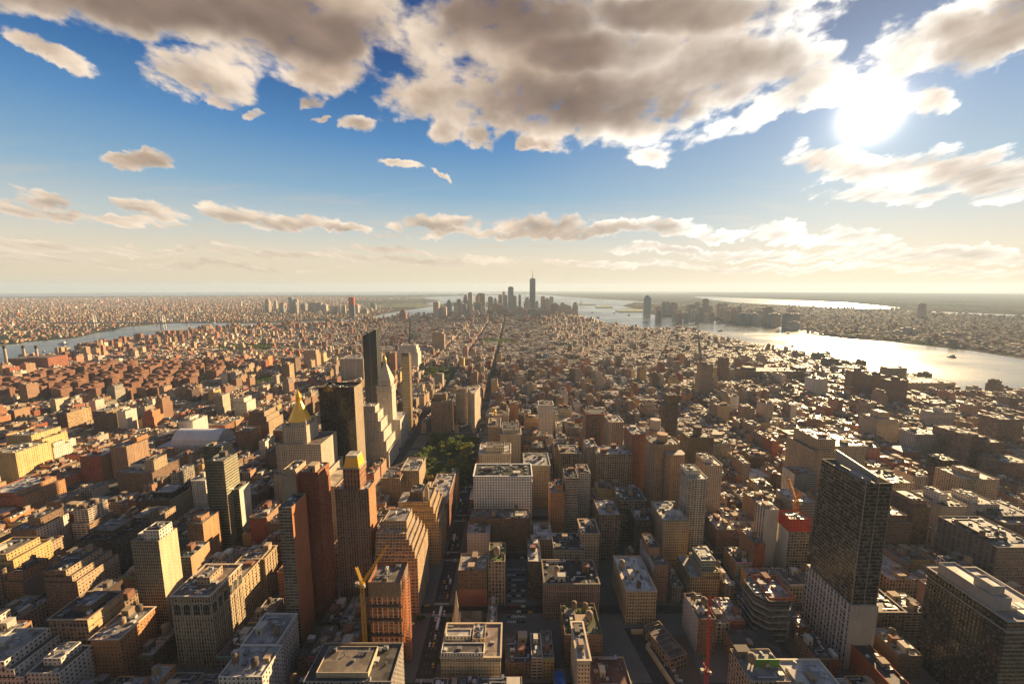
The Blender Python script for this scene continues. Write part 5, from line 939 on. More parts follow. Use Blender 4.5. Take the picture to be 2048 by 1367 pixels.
m.face([(-3, 3.7, 11), (22, 3.7, 11), (22, 11.9, 18), (-3, 11.9, 18)], (.13,.12,.11), ROOF); m.face([(22, 20, 11), (-3, 20, 11), (-3, 11.9, 18), (22, 11.9, 18)], (.13,.12,.11), ROOF)
m.face([(22, 3.7, 11), (22, 20, 11), (22, 11.9, 18)], (.38,.31,.23), STONE); m.face([(-3, 20, 11), (-3, 3.7, 11), (-3, 11.9, 18)], (.38,.31,.23), STONE); m.obj('nave', root)
reserve(x-14, x+24, 316, 350); HERO.append(dict(short='stone church spire', x=x, y=Y, w=8, d=8, h=z, vb=1248, xl=903, xr=925)); reserve(-8, 15, 346, 432, 0)
# white barrel-roofed college building
Y = 745; (xa, z), (xb, _) = atY(314, 893, Y), atY(436, 893, Y); root = thing('college_building', 'wide white modern building with a curved barrel roof and sloping glazed front', 'building', (xa, Y, 0)); w = xb-xa
m = MB(); m.prism(rect(0, w, 0, 60), 0, z, ((.5,.48,.46),7,3.7,.92,.45,1,.3), top=(.4,.4,.4)); m.obj('walls', root)
za = atY(400, 858, Y+30)[1]; m = MB(); n = 12
prof = [(10+44*k/n, z+(za-z)*math.sin(math.pi*(.08+.84*k/n))**.7) for k in range(n+1)]
prof = [(10, z-.3)]+prof+[(54, z-.3)]
for (ya, h0), (yb, h1) in zip(prof, prof[1:]): m.face([(w*.17, ya, h0), (w*.95, ya, h0), (w*1.0-w*.05, yb, h1), (w*.17, yb, h1)], (.58,.58,.6), STONE)
m.face([(w*.95, y, h) for y, h in prof], (.55,.52,.47), STONE); m.face([(w*.17, y, h) for y, h in prof[::-1]], (.55,.52,.47), STONE); m.obj('barrel_roof', root)
m = MB(); m.face([(w*.951, 10, z), (w*.951, 54, z), (w*1.06, 50, 8), (w*1.06, 14, 8)], (.35,.31,.22), PAINT); m.obj('sloping_glass', root); reserve(xa, xb+8, Y, Y+60); HERO.append(dict(short='white barrel-roofed college', x=xa+w/2, y=Y, w=w, d=60, h=za, vb=915, xl=314, xr=450))

def lattice(m, a, b, r, col, n, t=.22):
    a, b = Vector(a), Vector(b); d = (b-a); L = d.length; d.normalize()
    u = d.cross(Vector((0, 0, 1)) if abs(d.z) < .95 else Vector((1, 0, 0))).normalized(); w = d.cross(u)
    C = [(u+w)*r, (u-w)*r, (-u-w)*r, (w-u)*r]
    for c in C: m.bar(a+c, b+c, t, col)
    for k in range(n):
        for i in range(4):
            p, q = a+d*(L*k/n)+C[i], a+d*(L*(k+1)/n)+C[(i+1) % 4]; m.bar(p, q, t*.7, col)
def crane(lab, Y, base, mast, tip, tail, col, cab=True):
    """base, mast, tip, tail: photograph points at distance Y"""
    (x, z0), (_, z1), (xt, zt), (xq, zq) = atY(*base, Y), atY(*mast, Y), atY(*tip, Y), atY(*tail, Y); z0 = max(0, z0)
    root = thing('tower_crane', lab, 'crane', (x, Y, z0)); c2 = tuple(q*.8 for q in col); k = Y/300
    m = MB(); lattice(m, (0, 0, 0), (0, 0, z1-z0), 1.25*k, col, max(6, int((z1-z0)/4.2)), .15*k); m.obj('mast', root)
    m = MB(); m.box(-1.8*k, 1.8*k, -1.8*k, 1.8*k, z1-z0, z1-z0+2.6*k, c2, PAINT, True); m.box(1.2*k, 2.9*k, -2.2*k, -.6*k, z1-z0+.3*k, z1-z0+2.8*k, (.5,.45,.35)); m.obj('slewing_cab', root)
    h = z1-z0+2.6*k
    m = MB(); lattice(m, (0, 0, h), (xt-x, 0, zt-z0), .95*k, col, 14, .15*k); m.obj('boom', root)
    m = MB(); lattice(m, (0, 0, h), (xq-x, 0, zq-z0), .8*k, col, 6, .15*k); m.obj('counter_frame', root)
    m = MB(); m.box((xq-x)-1.4*k, (xq-x)+1.4*k, -1.4*k, 1.4*k, h-2*k, h+1.0*k, (.32,.28,.22), PAINT, True); m.obj('counterweight', root)
    m = MB(); m.bar((xq-x, 0, zq-z0), (xt-x, 0, zt-z0), .12*k, (.2,.16,.1)); m.obj('stay_cable', root)
crane('tall yellow tower crane climbing beside the orange-netted unfinished tower', 296, (735, 1367), (733, 1172), (775, 1090), (712, 1134), (.62,.36,.03))
crane('small orange tower crane standing on the red-netted unfinished tower', 424, (1590, 1030), (1589, 1008), (1577, 955), (1602, 982), (.55,.25,.04))
crane('slender red luffing crane with upright boom beside the pale blank-sided block', 272, (1410, 1400), (1411, 1345), (1420, 1190), (1406, 1322), (.42,.055,.045))

# ------------------------------------------------------------------ the diagonal avenue's building site (lower right of centre)
QP = lambda L: [gnd(x, y) for x, y in L]
def ccw(P): return P if sum(a[0]*b[1]-b[0]*a[1] for a, b in zip(P, P[1:]+P[:1])) > 0 else P[::-1]
site = ccw(QP([(1292,1272),(1372,1270),(1405,1367),(1420,1400),(1370,1400)]))
m = MB(); m.face([(x, y, .53) for x, y in site], (.13,.095,.065), STONE); tag(m.obj('excavation_ground'), kind='structure')
dg = QP([(1248,1256),(1285,1256),(1372,1400),(1325,1400)])
m = MB(); m.face([(x, y, .545) for x, y in ccw(dg)], (.05,.05,.05), ASPH); tag(m.obj('diagonal_road'), kind='structure')
root = thing('hoarding_fence', 'long tan plywood fence zigzagging beside the diagonal road and building site', 'fence', (0, 0, 0)); P = QP([(1262,1266),(1288,1266),(1302,1290),(1294,1296),(1350,1380),(1362,1400)])
for (a, b) in zip(P, P[1:]):
    m = MB(); a, b = Vector((*a, 0)), Vector((*b, 0)); n = (b-a).normalized().cross(Vector((0, 0, 1)))*1.4
    q = [a-n, b-n, b+n, a+n]; m.prism(ccw([(v.x, v.y) for v in q]), .5, 3.6, ((.48,.34,.18),9,9,0,0,1,0), mat=WOOD, top=(.5,.37,.2), topmat=WOOD); m.obj('fence_panel', root)
x, y = gnd(1340, 1345); root = thing('unfinished_building', 'low half-demolished brown building shell in the site beside the tan plywood fence', 'building', (x, y, 0)); root.rotation_euler = (0, 0, .33)
m = MB(); m.prism(rect(0, 17, 0, 36), 0, 13, ((.24,.17,.12),3.6,4.2,.7,.7,1,0)); roof_part(root, m, rect(0, 17, 0, 36), 13, (.16,.13,.11), 2.2, .7, (.24,.17,.12)); m.obj('walls', root)
m = MB()
for k in range(7): m.bar((1, 3+k*5, 12.2), (16, 3+k*5, 12.2), .25, (.2,.15,.1))
m.obj('roof_lattice', root)
rq = random.Random(8)
for k in range(16):
    u = rq.random(); px, py = 1296+u*70+rq.uniform(-2, 6), 1278+u*100; x, y = gnd(px, py); c = rq.choice([(.5,.2,.04), (.5,.48,.44), (.1,.09,.08), (.4,.32,.2)])
    m = MB(); m.box(-1.6, 1.6, -.9, .9, 0, rq.uniform(1, 2.4), c); m.box(-1.2, 1.2, -.95, -.9, .3, .8, (.05,.05,.05)); tag(m.obj('site_container', None, (x, y, .54)), 'small container or machine on the earth of the building site', 'container', 'containers on the building site')
for p_ in ((1292,1272,1372,1330),): x0, y1 = gnd(p_[0], p_[1]); x1, y0 = gnd(p_[2], p_[3]); reserve(x0, x1+30, 215, y1, 0)
x0, yy = gnd(1255, 1300); reserve(104, 128, 235, 330, 0)
# blue sheeted roof and its low house, slim white corner house, white-topped lots
Tb = tower
Tb('brick_building', 'low house with a bright blue tarpaulin over its whole roof', 'building', 'blue tarp house', 1113, 1138, 1318, 262, 24, 'brown', vb=1367, H=14, roof=(.04,.13,.40), bulks=0, units=0)
Tb('office_building', 'very narrow cream corner house with white cornice and cluttered roof next to the blue tarp', 'building', 'narrow cream house', 1156, 1181, 1318, 262, 34, ((.52,.43,.31),2.6,3.4,.5,.55,1,0), vb=1367, corn=True, roof=(.45,.4,.35), bulks=2, units=7)
Tb('brick_building', 'dark red low theatre-like block with brown pitched roof behind the narrow cream house', 'building', 'brown pitched block', 1190, 1275, 1322, 262, 34, ((.40,.33,.25),3.4,4,.5,.6,1,0), vb=1345, H=15, roof=(.12,.06,.045), units=3)
Tb('apartment_building', 'brown apartment house with lush roof garden and a row of three wooden tanks', 'building', 'roof-garden apartments', 1130, 1205, 1268, 300, 34, 'brown', vb=1300, tanks=3, bulks=2, units=6, roof=(.07,.08,.03))
hh = HERO[-1]; rt = [q for q in COL.objects if q.get('label', '').startswith('brown apartment house with lush')][0]
for k in range(9):
    m = MB(); m.ring(0, 0, [(.2, 0), (1.3, .6), (1.6, 1.6), (.9, 2.8), (.1, 3.2)], 7, (.16,.17,.03), LEAF); m.obj('roof_shrub', rt, (-hh['w']/2+3+k*(hh['w']-6)/8, 26+rq.uniform(-3, 3), hh['h']-1.2))

# ------------------------------------------------------------------ streets and blocks
AVES = [-1900,-1690,-1480,-1280,-1050,-830,-625,-487,-350,-212,-72,238,512,787,1060,1335,1610,1850,2090,2330,2570]
def inpoly(P, x, y):
    c = False; n = len(P)
    for i in range(n):
        (x1, y1), (x2, y2) = P[i-1], P[i]
        if (y1 > y) != (y2 > y) and x < (x2-x1)*(y-y1)/(y2-y1)+x1: c = not c
    return c
def broadway(y): return 238-.345*(y+40)+5 if y < 900 else -86-.19*(y-900)
PARKS = [('square park', -198, -62, 606, 838), ('union park', -330, -215, 1330, 1545), ('old square', -190, 30, 2240, 2400), ('village green', -1560, -1250, 2000, 2180), ('gramercy', -520, -455, 1000, 1050), ('stuy square', -900, -760, 1290, 1400)]
STUY = (-1640, -1000, 1085, 1560)
BRICKS = [S['brick'], S['red'], S['brown'], S['orange'], recol(S['brick'], (.22,.13,.09)), recol(S['brick'], (.34,.2,.12))]
STONES = [S['tan'], S['lime'], S['white'], S['loft'], S['pier'], S['grey'], S['yellow'], recol(S['loft'], (.46,.40,.33))]
DARKS = [S['lofts'], S['dpier'], S['dark'], S['ribbon'], S['balc']]
LOTS = []
foot = np.array(FOOT)
def zone_h(x, y, r):
    if x < -620 and 540 < y < 900 and r.random() < .8: return r.choice([14,15,16,17,18,19,22])*r.uniform(.85,1.1)
    if y < 430 and x < -90: return r.uniform(24, 46)
    if y < 900:
        if -480 < x < 240: return r.choice([18,24,30,36,42,48,40,32,22,14])*r.uniform(.85,1.1)
        if x >= 240 and x < 800: return r.choice([16,18,22,26,32,40,46,16,18,24])*r.uniform(.8,1.15)
        if x >= 800: return r.choice([13,14,15,16,18,22,28,44])*r.uniform(.85,1.1)
        return r.choice([16,18,20,22,26,30,36,45,52,24])*r.uniform(.85,1.1)
    if y < 1650:
        if -480 < x < 240: return r.choice([18,22,26,30,36,42,48,24,56])*r.uniform(.85,1.1)
        if x > 700: return r.choice([11,12,13,14,15,16,18,22,30,44])*r.uniform(.85,1.15)
        return r.choice([14,16,18,18,20,24,32,48,56])*r.uniform(.85,1.1)
    if y < 2900 and abs(x+50) > 300:
        if r.random() < .84: return r.choice([11,12,13,14,15,16,17,18,20,22])*r.uniform(.85,1.12)
        return r.uniform(22, 50)
    if y < 2800: return r.choice([12,13,14,15,16,17,18,20,22,24,28,34])*r.uniform(.85,1.12)
    if y < 3500: return r.choice([14,16,18,18,20,22,24,26,30,40])*r.uniform(.85,1.15)
    return r.choice([20,28,36,50,64,80,44])*r.uniform(.8,1.2) if x > -500 else r.choice([14,16,18,44,50])*r.uniform(.9,1.1)
def blocked(x0, x1, y0, y1):
    return bool(np.any((foot[:, 0] < x1) & (foot[:, 1] > x0) & (foot[:, 2] < y1) & (foot[:, 3] > y0)))
def blocked_frac(x0, x1, y0, y1):
    return blocked(x0, x1, y0, y1)
rl = random.Random(21)
ROWH = [None]
def add_lot(x0, x1, y0, y1, rot=0.0, ox=0.0, oy=0.0, front=1):
    xc, yc = (x0+x1)/2, (y0+y1)/2
    c, s = math.cos(rot), math.sin(rot); X, Yc = ox+xc*c-yc*s, oy+xc*s+yc*c
    if Yc < 190 or abs(X) > 1.52*(Yc+120)+60: return
    if Yc > 5000 or not inpoly(manh_poly, X, Yc): return
    if not rot and blocked(x0, x1, y0, y1):
        # use what is left of the lot beside a named building
        for (a, b) in ((x0, xc), (xc, x1)):
            if b-a > 6.5: add_lot(a, b, y0, y1)
        return
    if rot and blocked(X-9, X+9, Yc-12, Yc+12): return
    for nm, a, b, cc, d in PARKS:
        if a-4 < X < b+4 and cc-4 < Yc < d+4: return
    if STUY[0] < X < STUY[1] and STUY[2] < Yc < STUY[3]: return
    if abs(X-broadway(Yc)) < 11+min(14, (x1-x0)*.5) and Yc < 1350 and not rot: return
    h = zone_h(X, Yc, rl)
    if ROWH[0] is not None and rl.random() < (.35 if Yc < 1650 else .5) and not (Yc < 900 and -480 < X < 500): h = min(ROWH[0], h*1.25)+rl.uniform(-1, 1)
    if (x1-x0) < 10: h = min(h, 20)
    if Yc > 950 and h > 3*min(x1-x0, y1-y0): h = 3*min(x1-x0, y1-y0)
    LOTS.append([X, Yc, (x1-x0)/2, (y1-y0)/2, rot, max(9, h), front])
def block(xa, xb, ya, yb, wmin, wmax, rot=0, ox=0, oy=0):
    mid = (ya+yb)/2
    for (y0, y1, fr) in ((ya, mid-rl.uniform(1, 4), 1), (mid+rl.uniform(1, 4), yb, 0)):
        x = xa; xm, ym = ox+(xa+xb)/2, oy+ya; ROWH[0] = rl.choice([12, 13.5, 15, 15, 16.5, 18, 20])
        while x < xb-5:
            w = rl.choice([wmin, wmin*1.3, (wmin+wmax)/2, wmax, rl.uniform(wmin, wmax)])
            if xb-(x+w) < wmin*.8: w = xb-x
            dj = rl.choice([0, 0, 0, 1.5, 4])
            add_lot(x, min(xb, x+w)-.05, y0+(0 if fr else dj), y1-(dj if fr else 0), rot, ox, oy, fr); x += w
def zone(X, Y):
    if Y > 1620 and X > 245: return 1
    if Y > 1620 and X < -420: return 2
    return 0
for ai in range(len(AVES)-1):
    xa, xb = AVES[ai]+11, AVES[ai+1]-11
    for k in range(2, 62):
        ya, yb = 40+80.45*k+8.5, 40+80.45*(k+1)-8.5
        if yb < 150: continue
        xm, ym = (xa+xb)/2, (ya+yb)/2
        if ym > 1620 and zone(xm, ym): continue
        wm_ = (9, 34) if ym < 900 and -480 < xm < 800 else ((7.5, 22) if ym < 1650 else (8, 24))
        block(xa, xb, ya, yb, *wm_)
for zid, rot in ((1, math.radians(-24)), (2, math.radians(14))):
    for i in range(-34, 34):
        for j in range(-5, 60):
            ox, oy = (245, 1620) if zid == 1 else (-420, 1620)
            xa, ya = i*165, j*66
            c, s = math.cos(rot), math.sin(rot); X, Yc = ox+(xa+75)*c-(ya+27)*s, oy+(xa+75)*s+(ya+27)*c
            if zone(X, Yc) != zid or not (1600 < Yc < 5000) or abs(X) > 1.52*(Yc+120): continue
            block(xa, xa+152, ya, ya+54, 8, 21, rot, ox, oy)
# keep the sight lines of the named buildings: nothing in front stands higher than the photograph shows
hv = [(h['y'], h['xl'], h['xr'], h['vb'] or 5000, 210 if h['xr'] < 545 or h['xl'] > 1590 else 400) for h in HERO]
keep = []
for L in LOTS:
    X, Yc, hw, hd, rot, h, fr = L
    if Yc < 950:
        yn, yf = Yc-hd, Yc+hd
        for _ in range(12):
            bad = False
            pl = proj(X-hw, yn, h)[0]; pr = proj(X+hw, yn, h)[0]
            top = min(proj(X-hw, yf, h)[1], proj(X+hw, yf, h)[1]); floor_ = proj(X, yf, 15)[1]
            for (hy, a, b, vb, rng_) in hv:
                if hy > yf-5 and hy-yf < rng_ and pr > a-2 and pl < b+8 and top < vb-2:
                    if floor_ < vb+4:
                        if h > 22 and hy-yf > 0: bad = True; break
                    else: bad = True; break
            if not bad: break
            h *= .88
        if h < 11: h = 11+(h % 1)*3
    L[5] = h; keep.append(L)
LOTS = np.array(keep); print('lots', len(LOTS))

# ------------------------------------------------------------------ which plots show largest: cast rays at plain boxes
def box_arrays(L):
    n = len(L); c, s = np.cos(L[:, 4]), np.sin(L[:, 4])
    V = np.zeros((n, 8, 3))
    for k, (a, b) in enumerate(((-1,-1),(1,-1),(1,1),(-1,1))):
        x, y = a*L[:, 2], b*L[:, 3]
        V[:, k, 0] = V[:, k+4, 0] = L[:, 0]+x*c-y*s; V[:, k, 1] = V[:, k+4, 1] = L[:, 1]+x*s+y*c
        V[:, k+4, 2] = L[:, 5]
    return V
VB = box_arrays(LOTS); FQ = np.array([[0,1,5,4],[1,2,6,5],[2,3,7,6],[3,0,4,7],[4,5,6,7]])
verts = VB.reshape(-1, 3); faces = (FQ[None]+8*np.arange(len(LOTS))[:, None, None]).reshape(-1, 4)
hb = np.array([[h['x'], h['y']+h['d']/2, h['w']/2, h['d']/2, 0, h['h']] for h in HERO])
verts2 = np.vstack([verts, box_arrays(hb).reshape(-1, 3)]); faces2 = np.vstack([faces, (FQ[None]+8*np.arange(len(hb))[:, None, None]).reshape(-1, 4)+len(verts)])
bvh = BVHTree.FromPolygons([tuple(v) for v in verts2], [tuple(f) for f in faces2.tolist()])
cnt = np.zeros(len(LOTS)+len(hb), int); seen_y = {}
for py in range(600, 1367, 4):
    for px in range(2, 2048, 4):
        a, y, z = ray(px, py); hit = bvh.ray_cast(Vector((0, 0, EYE)), Vector((a, y, z)))
        if hit[2] is not None:
            cnt[hit[2]//5] += 1
shown = cnt[:len(LOTS)]; order = np.argsort(-shown)
print('visible plots', int((shown > 0).sum()), 'px of 300th', shown[order[300]], '600th', shown[order[600]], '900th', shown[order[900]])
if len(hb): print('hidden heroes', [(HERO[i]['short'], int(cnt[len(LOTS)+i])) for i in range(len(hb)) if cnt[len(LOTS)+i] < 12])

# ------------------------------------------------------------------ individual plots: the ones that show largest
NAMES = {'brick': 'brick_building', 'stone': 'stone_building', 'dark': 'loft_block'}
used_kind = {'brick': 0, 'stone': 0, 'dark': 0}
IND = {}
def pick_style(r, x, y):
    q = r.random(); east = x < -420
    if q < (.42 if east else .34): return 'brick', r.choice(BRICKS)
    if q < (.86 if east else .72): return 'stone', r.choice(STONES)
    return 'dark', r.choice(DARKS)
CW = {'brick': ['brown brick', 'red brick', 'dark brown', 'orange brick', 'dull brown brick', 'light brown brick'], 'stone': ['tan', 'limestone', 'white', 'wide-windowed tan', 'pier-fronted tan', 'grey', 'yellow-tan', 'pale wide-windowed'], 'dark': ['brown loft', 'dark pier-fronted', 'very dark', 'ribbon-windowed', 'balcony-striped']}
hx = np.array([[h['x'], h['y']+h['d']/2] for h in HERO])
taken = set()
def where(X, Yc, words):
    """a phrase that places the plot by named buildings near it; tries nearer and then finer ones until it is new"""
    d = np.hypot(hx[:, 0]-X, (hx[:, 1]-Yc)); o = np.argsort(d)[:14]
    outs = []
    for k, i in enumerate(o):
        dx, dy = X-hx[i, 0], Yc-hx[i, 1]; s = HERO[i]['short']
        side = 'right of' if dx > 0 else 'left of'; dep = 'behind' if dy > 0 else 'in front of'
        far = '' if d[i] < 70 else ('well ' if d[i] < 150 else 'far ')
        if abs(dx) > 2.2*abs(dy): outs.append(f'{far}{side} the {s}')
        elif abs(dy) > 2.2*abs(dx): outs.append(f'{far}{dep} the {s}')
        else: outs.append(f'{far}{dep} and {side} the {s}')
    for p in outs:
        l = f'{words} {p}'
        if len(l.replace('-', ' ').split()) <= 16 and l not in taken: taken.add(l); return l
    for a in outs[:5]:
        for b in outs[1:9]:
            if a != b:
                l = f'{words} {a}, {b}'
                if l not in taken and len(l.replace('-', ' ').split()) <= 16: taken.add(l); return l
    return None
def make_plot(i):
    X, Yc, hw, hd, rot, h, fr = LOTS[i]; r = random.Random(1000+int(i)); big = shown[i] > 40
    kind, st = pick_style(r, X, Yc)
    lst = {'brick': BRICKS, 'stone': STONES, 'dark': DARKS}[kind]; cw = CW[kind][[k for k, q in enumerate(lst) if q is st][0]]
    st = recol(st, tint(st[0], .16)); w = 2*hw; d = 2*hd
    tanks = (1 if r.random() < .42 else 0)+(1 if r.random() < .12 and w > 16 else 0) if h > 17 and w > 9 else 0
    rcI = r.choice([0, 1, 1, 2, 2, 3, 3, 4, 5]); rc = tint(ROOFC[rcI], .15)
    setb = h > 30 and w > 15 and r.random() < .45
    hgt = 'low' if h < 16 else ('mid-height' if h < 30 else ('tall' if h < 42 else 'very tall'))
    wd = 'narrow' if w < 11 else ('' if w < 22 else 'wide')
    extra = ('with two roof tanks' if tanks > 1 else 'with a roof tank' if tanks else 'with stepped top' if setb else ['with black roof', 'with dark roof', 'with grey roof', 'with silvery roof', 'with white roof', 'with brown roof'][rcI])
    lab = where(X, Yc, ' '.join(q for q in (hgt, wd, cw, 'building', extra) if q))
    if not lab: return False
    root = thing(NAMES[kind], lab, 'building', (X, Yc, 0), rot); used_kind[kind] += 1
    bl = [k for k in (1, 3) if r.random() < .55]; side = {k: recol(st, tint((.30,.19,.12) if r.random() < .5 else st[0], .2)) for k in (1, 3)}
    m = MB(); z1 = h
    if setb:
        z0 = h*r.uniform(.68, .85); P0 = rect(-hw, hw, -hd, hd); m.prism(P0, 0, z0, st, None, blank=bl, side=side); roof_part(root, m, P0, z0, tint(rc, .1), 1.0, .35, st[0], 'setback_roof')
        k = r.uniform(2, 4); P = rect(-hw+k*r.choice([0, 1]), hw-k, -hd+k, hd-k*.6); m.prism(P, z0-1, h, st)
    else:
        P = rect(-hw, hw, -hd, hd); m.prism(P, 0, h, st, None, blank=bl, side=side)
    if r.random() < .35 and not setb:
        # a light court cut as a darker notch: low rear wing roof
        pass
    rf = roof_part(root, m, P, h, rc, r.uniform(.7, 1.3), .4, st[0], 'roof')
    m.obj('walls', root)
    if kind != 'dark' and r.random() < .55 and h < 46 and not setb:
        c = MB(); e = .85; cc = tuple(min(.7, q*r.choice([.6, 1.15, 1.2])) for q in st[0])
        if r.random() < .25: cc = (.16, .22, .17)
        c.box(-hw-.2, hw+.2, -hd-e, -hd-.01, h-1.5, h+.1, cc, STONE, True); c.obj('cornice', root)
    xs = [p[0] for p in P]; ys = [p[1] for p in P]
    roof_bits(rf, min(xs), max(xs), min(ys), max(ys), h-.7, r, tanks, 1+(w > 16)+(big and w > 22), 2+(3 if big else 0)+int(w*d/110))
    return True
limit = 300
for i in order[:1500]:
    if shown[i] < 4: break
    X, Yc = LOTS[i][0], LOTS[i][1]
    kind, _ = pick_style(random.Random(1000+int(i)), X, Yc)
    if used_kind[kind] >= limit: continue
    if make_plot(int(i)): IND[int(i)] = 1
print('plots built one by one', len(IND), used_kind)

# ------------------------------------------------------------------ the remaining city as one mass, and the far shores
def mass(name, L, cols, roofs, win, bay, fh):
    n = len(L); V = box_arrays(L).reshape(-1, 3).astype(np.float32)
    F = (FQ[None]+8*np.arange(n)[:, None, None]).reshape(-1, 4)
    me = bpy.data.meshes.new(name); me.vertices.add(len(V)); me.vertices.foreach_set('co', V.ravel())
    me.loops.add(len(F)*4); me.loops.foreach_set('vertex_index', F.ravel().astype(np.int32))
    me.polygons.add(len(F)); me.polygons.foreach_set('loop_start', np.arange(0, len(F)*4, 4, dtype=np.int32)); me.polygons.foreach_set('loop_total', np.full(len(F), 4, dtype=np.int32))
    mi = np.tile([0, 0, 0, 0, 1], n).astype(np.int32); me.materials.append(FAC); me.materials.append(ROOF); me.polygons.foreach_set('material_index', mi)
    C = np.ones((n, 5, 4), np.float32); C[:, :4, :3] = cols[:, None]; C[:, 4, :3] = roofs; C[:, :, 3] = NR.random((n, 1))
    Wn = np.zeros((n, 5, 4), np.float32); Wn[:, :4] = win[:, None]; Wn[:, 4, 2] = 1
    uv = np.zeros((n, 5, 4, 2), np.float32)
    for k in range(4):
        ln = 2*(L[:, 2] if k % 2 == 0 else L[:, 3]); u = np.maximum(1, np.round(ln/bay)); v = np.maximum(1, np.round(L[:, 5]/fh))
        uv[:, k, 1, 0] = u; uv[:, k, 2, 0] = u; uv[:, k, 2, 1] = v; uv[:, k, 3, 1] = v
    for nm, A in (('col', C), ('win', Wn)):
        a = me.attributes.new(nm, 'FLOAT_COLOR', 'FACE'); a.data.foreach_set('color', A.reshape(-1))
    u = me.uv_layers.new(name='UVMap'); u.data.foreach_set('uv', uv.reshape(-1)); me.update(); me.validate(); me.shade_flat()
    return tag(link(name, me), kind='stuff')
def rand_cols(n, pal, wts, jit=.2):
    p = np.array(pal)[NR.choice(len(pal), n, p=np.array(wts)/sum(wts))]
    return np.clip(p*(1+NR.uniform(-jit, jit, (n, 1))), 0, .8)
rest = np.array([i for i in range(len(LOTS)) if i not in IND]); L = LOTS[rest][:, :6].copy()
extra = []
for q in L:   # roof houses on the plots of the mass
    if q[1] < 2600 and q[2] > 4:
        s = rl.uniform(1.6, 3.2); t = rl.uniform(1.5, 3.2); extra.append([q[0]+rl.uniform(-.4, .4)*q[2], q[1]+rl.uniform(-.4, .4)*q[3], s, t, q[4], q[5]+rl.uniform(1.5, 4)])
extra = np.array(extra); nL = len(L); L = np.vstack([L, extra])
pal = [(.27,.125,.07),(.30,.095,.05),(.19,.12,.08),(.40,.29,.185),(.47,.39,.29),(.58,.52,.45),(.33,.2,.12),(.24,.2,.17)]
cols = rand_cols(len(L), pal, [4,3,3,4,3,2,3,2]); cols[nL:] = rand_cols(len(L)-nL, pal, [1,1,1,3,3,3,1,1])
roofs = rand_cols(len(L), ROOFC, [1.5,2,2.5,3,2.2,2]); win = np.tile(np.array([.42,.5,1,0], np.float32), (len(L), 1)); win[nL:] = (0, 0, 1, 0)
mass('distant_city_buildings', L, cols, roofs, win, 3.0, 3.4)

def scatter(n, region, hfun, size):
    out = []; 
    while len(out) < n:
        x, y = region(); out.append([x, y, rl.uniform(*size), rl.uniform(*size), rl.uniform(-.3, .3), hfun()])
    return np.array(out)
bk_poly = G([(-500,760),(-160,722),(0,690),(50,682),(150,674),(188,663),(225,658),(250,652),(290,649),(350,644),(425,643),(480,645),(560,642),(680,638),(737,633),(767,626),(800,614),(700,606),(690,600),(820,600),(850,596.5),(600,592),(300,594),(0,597),(-500,606)])
nj_poly = G([(2550,775),(2300,744),(2048,714),(1950,698),(1860,688),(1780,680),(1700,675),(1640,668),(1560,652),(1480,644),(1400,636),(1320,629),(1290,622),(1300,612),(1360,608),(1500,610),(1650,615),(1800,620),(1900,627),(2048,634),(2550,662)])
nj2 = G([(1180,596),(1260,600),(1350,604),(1400,600),(1390,592),(1300,589)])
def region_of(P, nearbias):
    ys = [p[1] for p in P]; xs = [p[0] for p in P]; a, b = min(ys), min(max(ys), 15000)
    def f():
        while True:
            t = rl.random()**nearbias; y = a+(b-a)*t; x = rl.uniform(min(xs), max(xs))
            if abs(x) < 1.75*y and inpoly(P, x, y): return x, y
    return f
def hb_(): return rl.choice([8, 9, 10, 10, 11, 12, 12, 14, 16, 9, 11]) if rl.random() < .96 else rl.uniform(20, 46)
L1 = scatter(26000, region_of(bk_poly, 1.7), hb_, (4, 11)); L1[:, 2:4] *= np.clip(L1[:, 1:2]/5000, .8, 1.7)
L2 = scatter(11000, region_of(nj_poly, 1.3), hb_, (4, 11)); L2[:, 2:4] *= np.clip(L2[:, 1:2]/4500, .8, 1.6)
LL = np.vstack([L1, L2]); n = len(LL)
o = mass('far_shore_buildings', LL, rand_cols(n, pal, [4,2,4,3,2,1.6,3,3]), rand_cols(n, ROOFC, [5,5,2.5,.9,.35,3])*.75, np.tile(np.array([.3,.4,1,0], np.float32), (n, 1)), 4, 4); o.data.materials[1] = STONE

# ------------------------------------------------------------------ housing slabs (brick estates on the left)
def slab_mesh(kind, col):
    m = MB(); st = (col, 3, 2.9, .42, .46, 1, 0); h = 39
    if kind == 0: parts = [rect(-30, 30, -7, 7), rect(-8, 8, -19, -7.01), rect(-8, 8, 7.01, 19)]
    elif kind == 1: parts = [rect(-8, 8, -26, 26), rect(8.01, 24, -26, -12), rect(8.01, 24, 10, 24), rect(-24, -8.01, -4, 10)]
    else: parts = [rect(-22, 22, -8, 8), rect(-22, -8, 8.01, 22), rect(8, 22, -22, -8.01)]
    for P in parts:
        m.prism(P, 0, h, st); I = inset(P, .5)
        m.face([(x, y, h-.7) for x, y in P], tuple(c*1.3 for c in col), ROOF)
    return m.mesh('walls')
SL = [slab_mesh(k, c) for k in range(3) for c in ((.20,.095,.06), (.235,.12,.075))]
rb = MB(); rb.box(-6, 6, -4, 4, 0, 6, (.2,.1,.065), STONE); rbm = rb.mesh('roof_house')
rs = random.Random(5)
est = [(x, y) for j, y in enumerate(range(1110, 1560, 62)) for x in range(-1620+(j % 2)*40, -1010, 84)]
for (x, y) in est:
    if abs(x) > 1.4*y: continue
    o = thing('housing_block', 'dark brown brick housing slab of the big estate by the power station', 'building', (x+rs.uniform(-8, 8), y+rs.uniform(-6, 6), 0), rs.choice([0, 0, math.pi/2, math.pi]), 'brick housing slabs of the riverside estate')
    link('walls', rs.choice(SL), o); link('roof_house', rbm, o, (0, 0, 38.2))
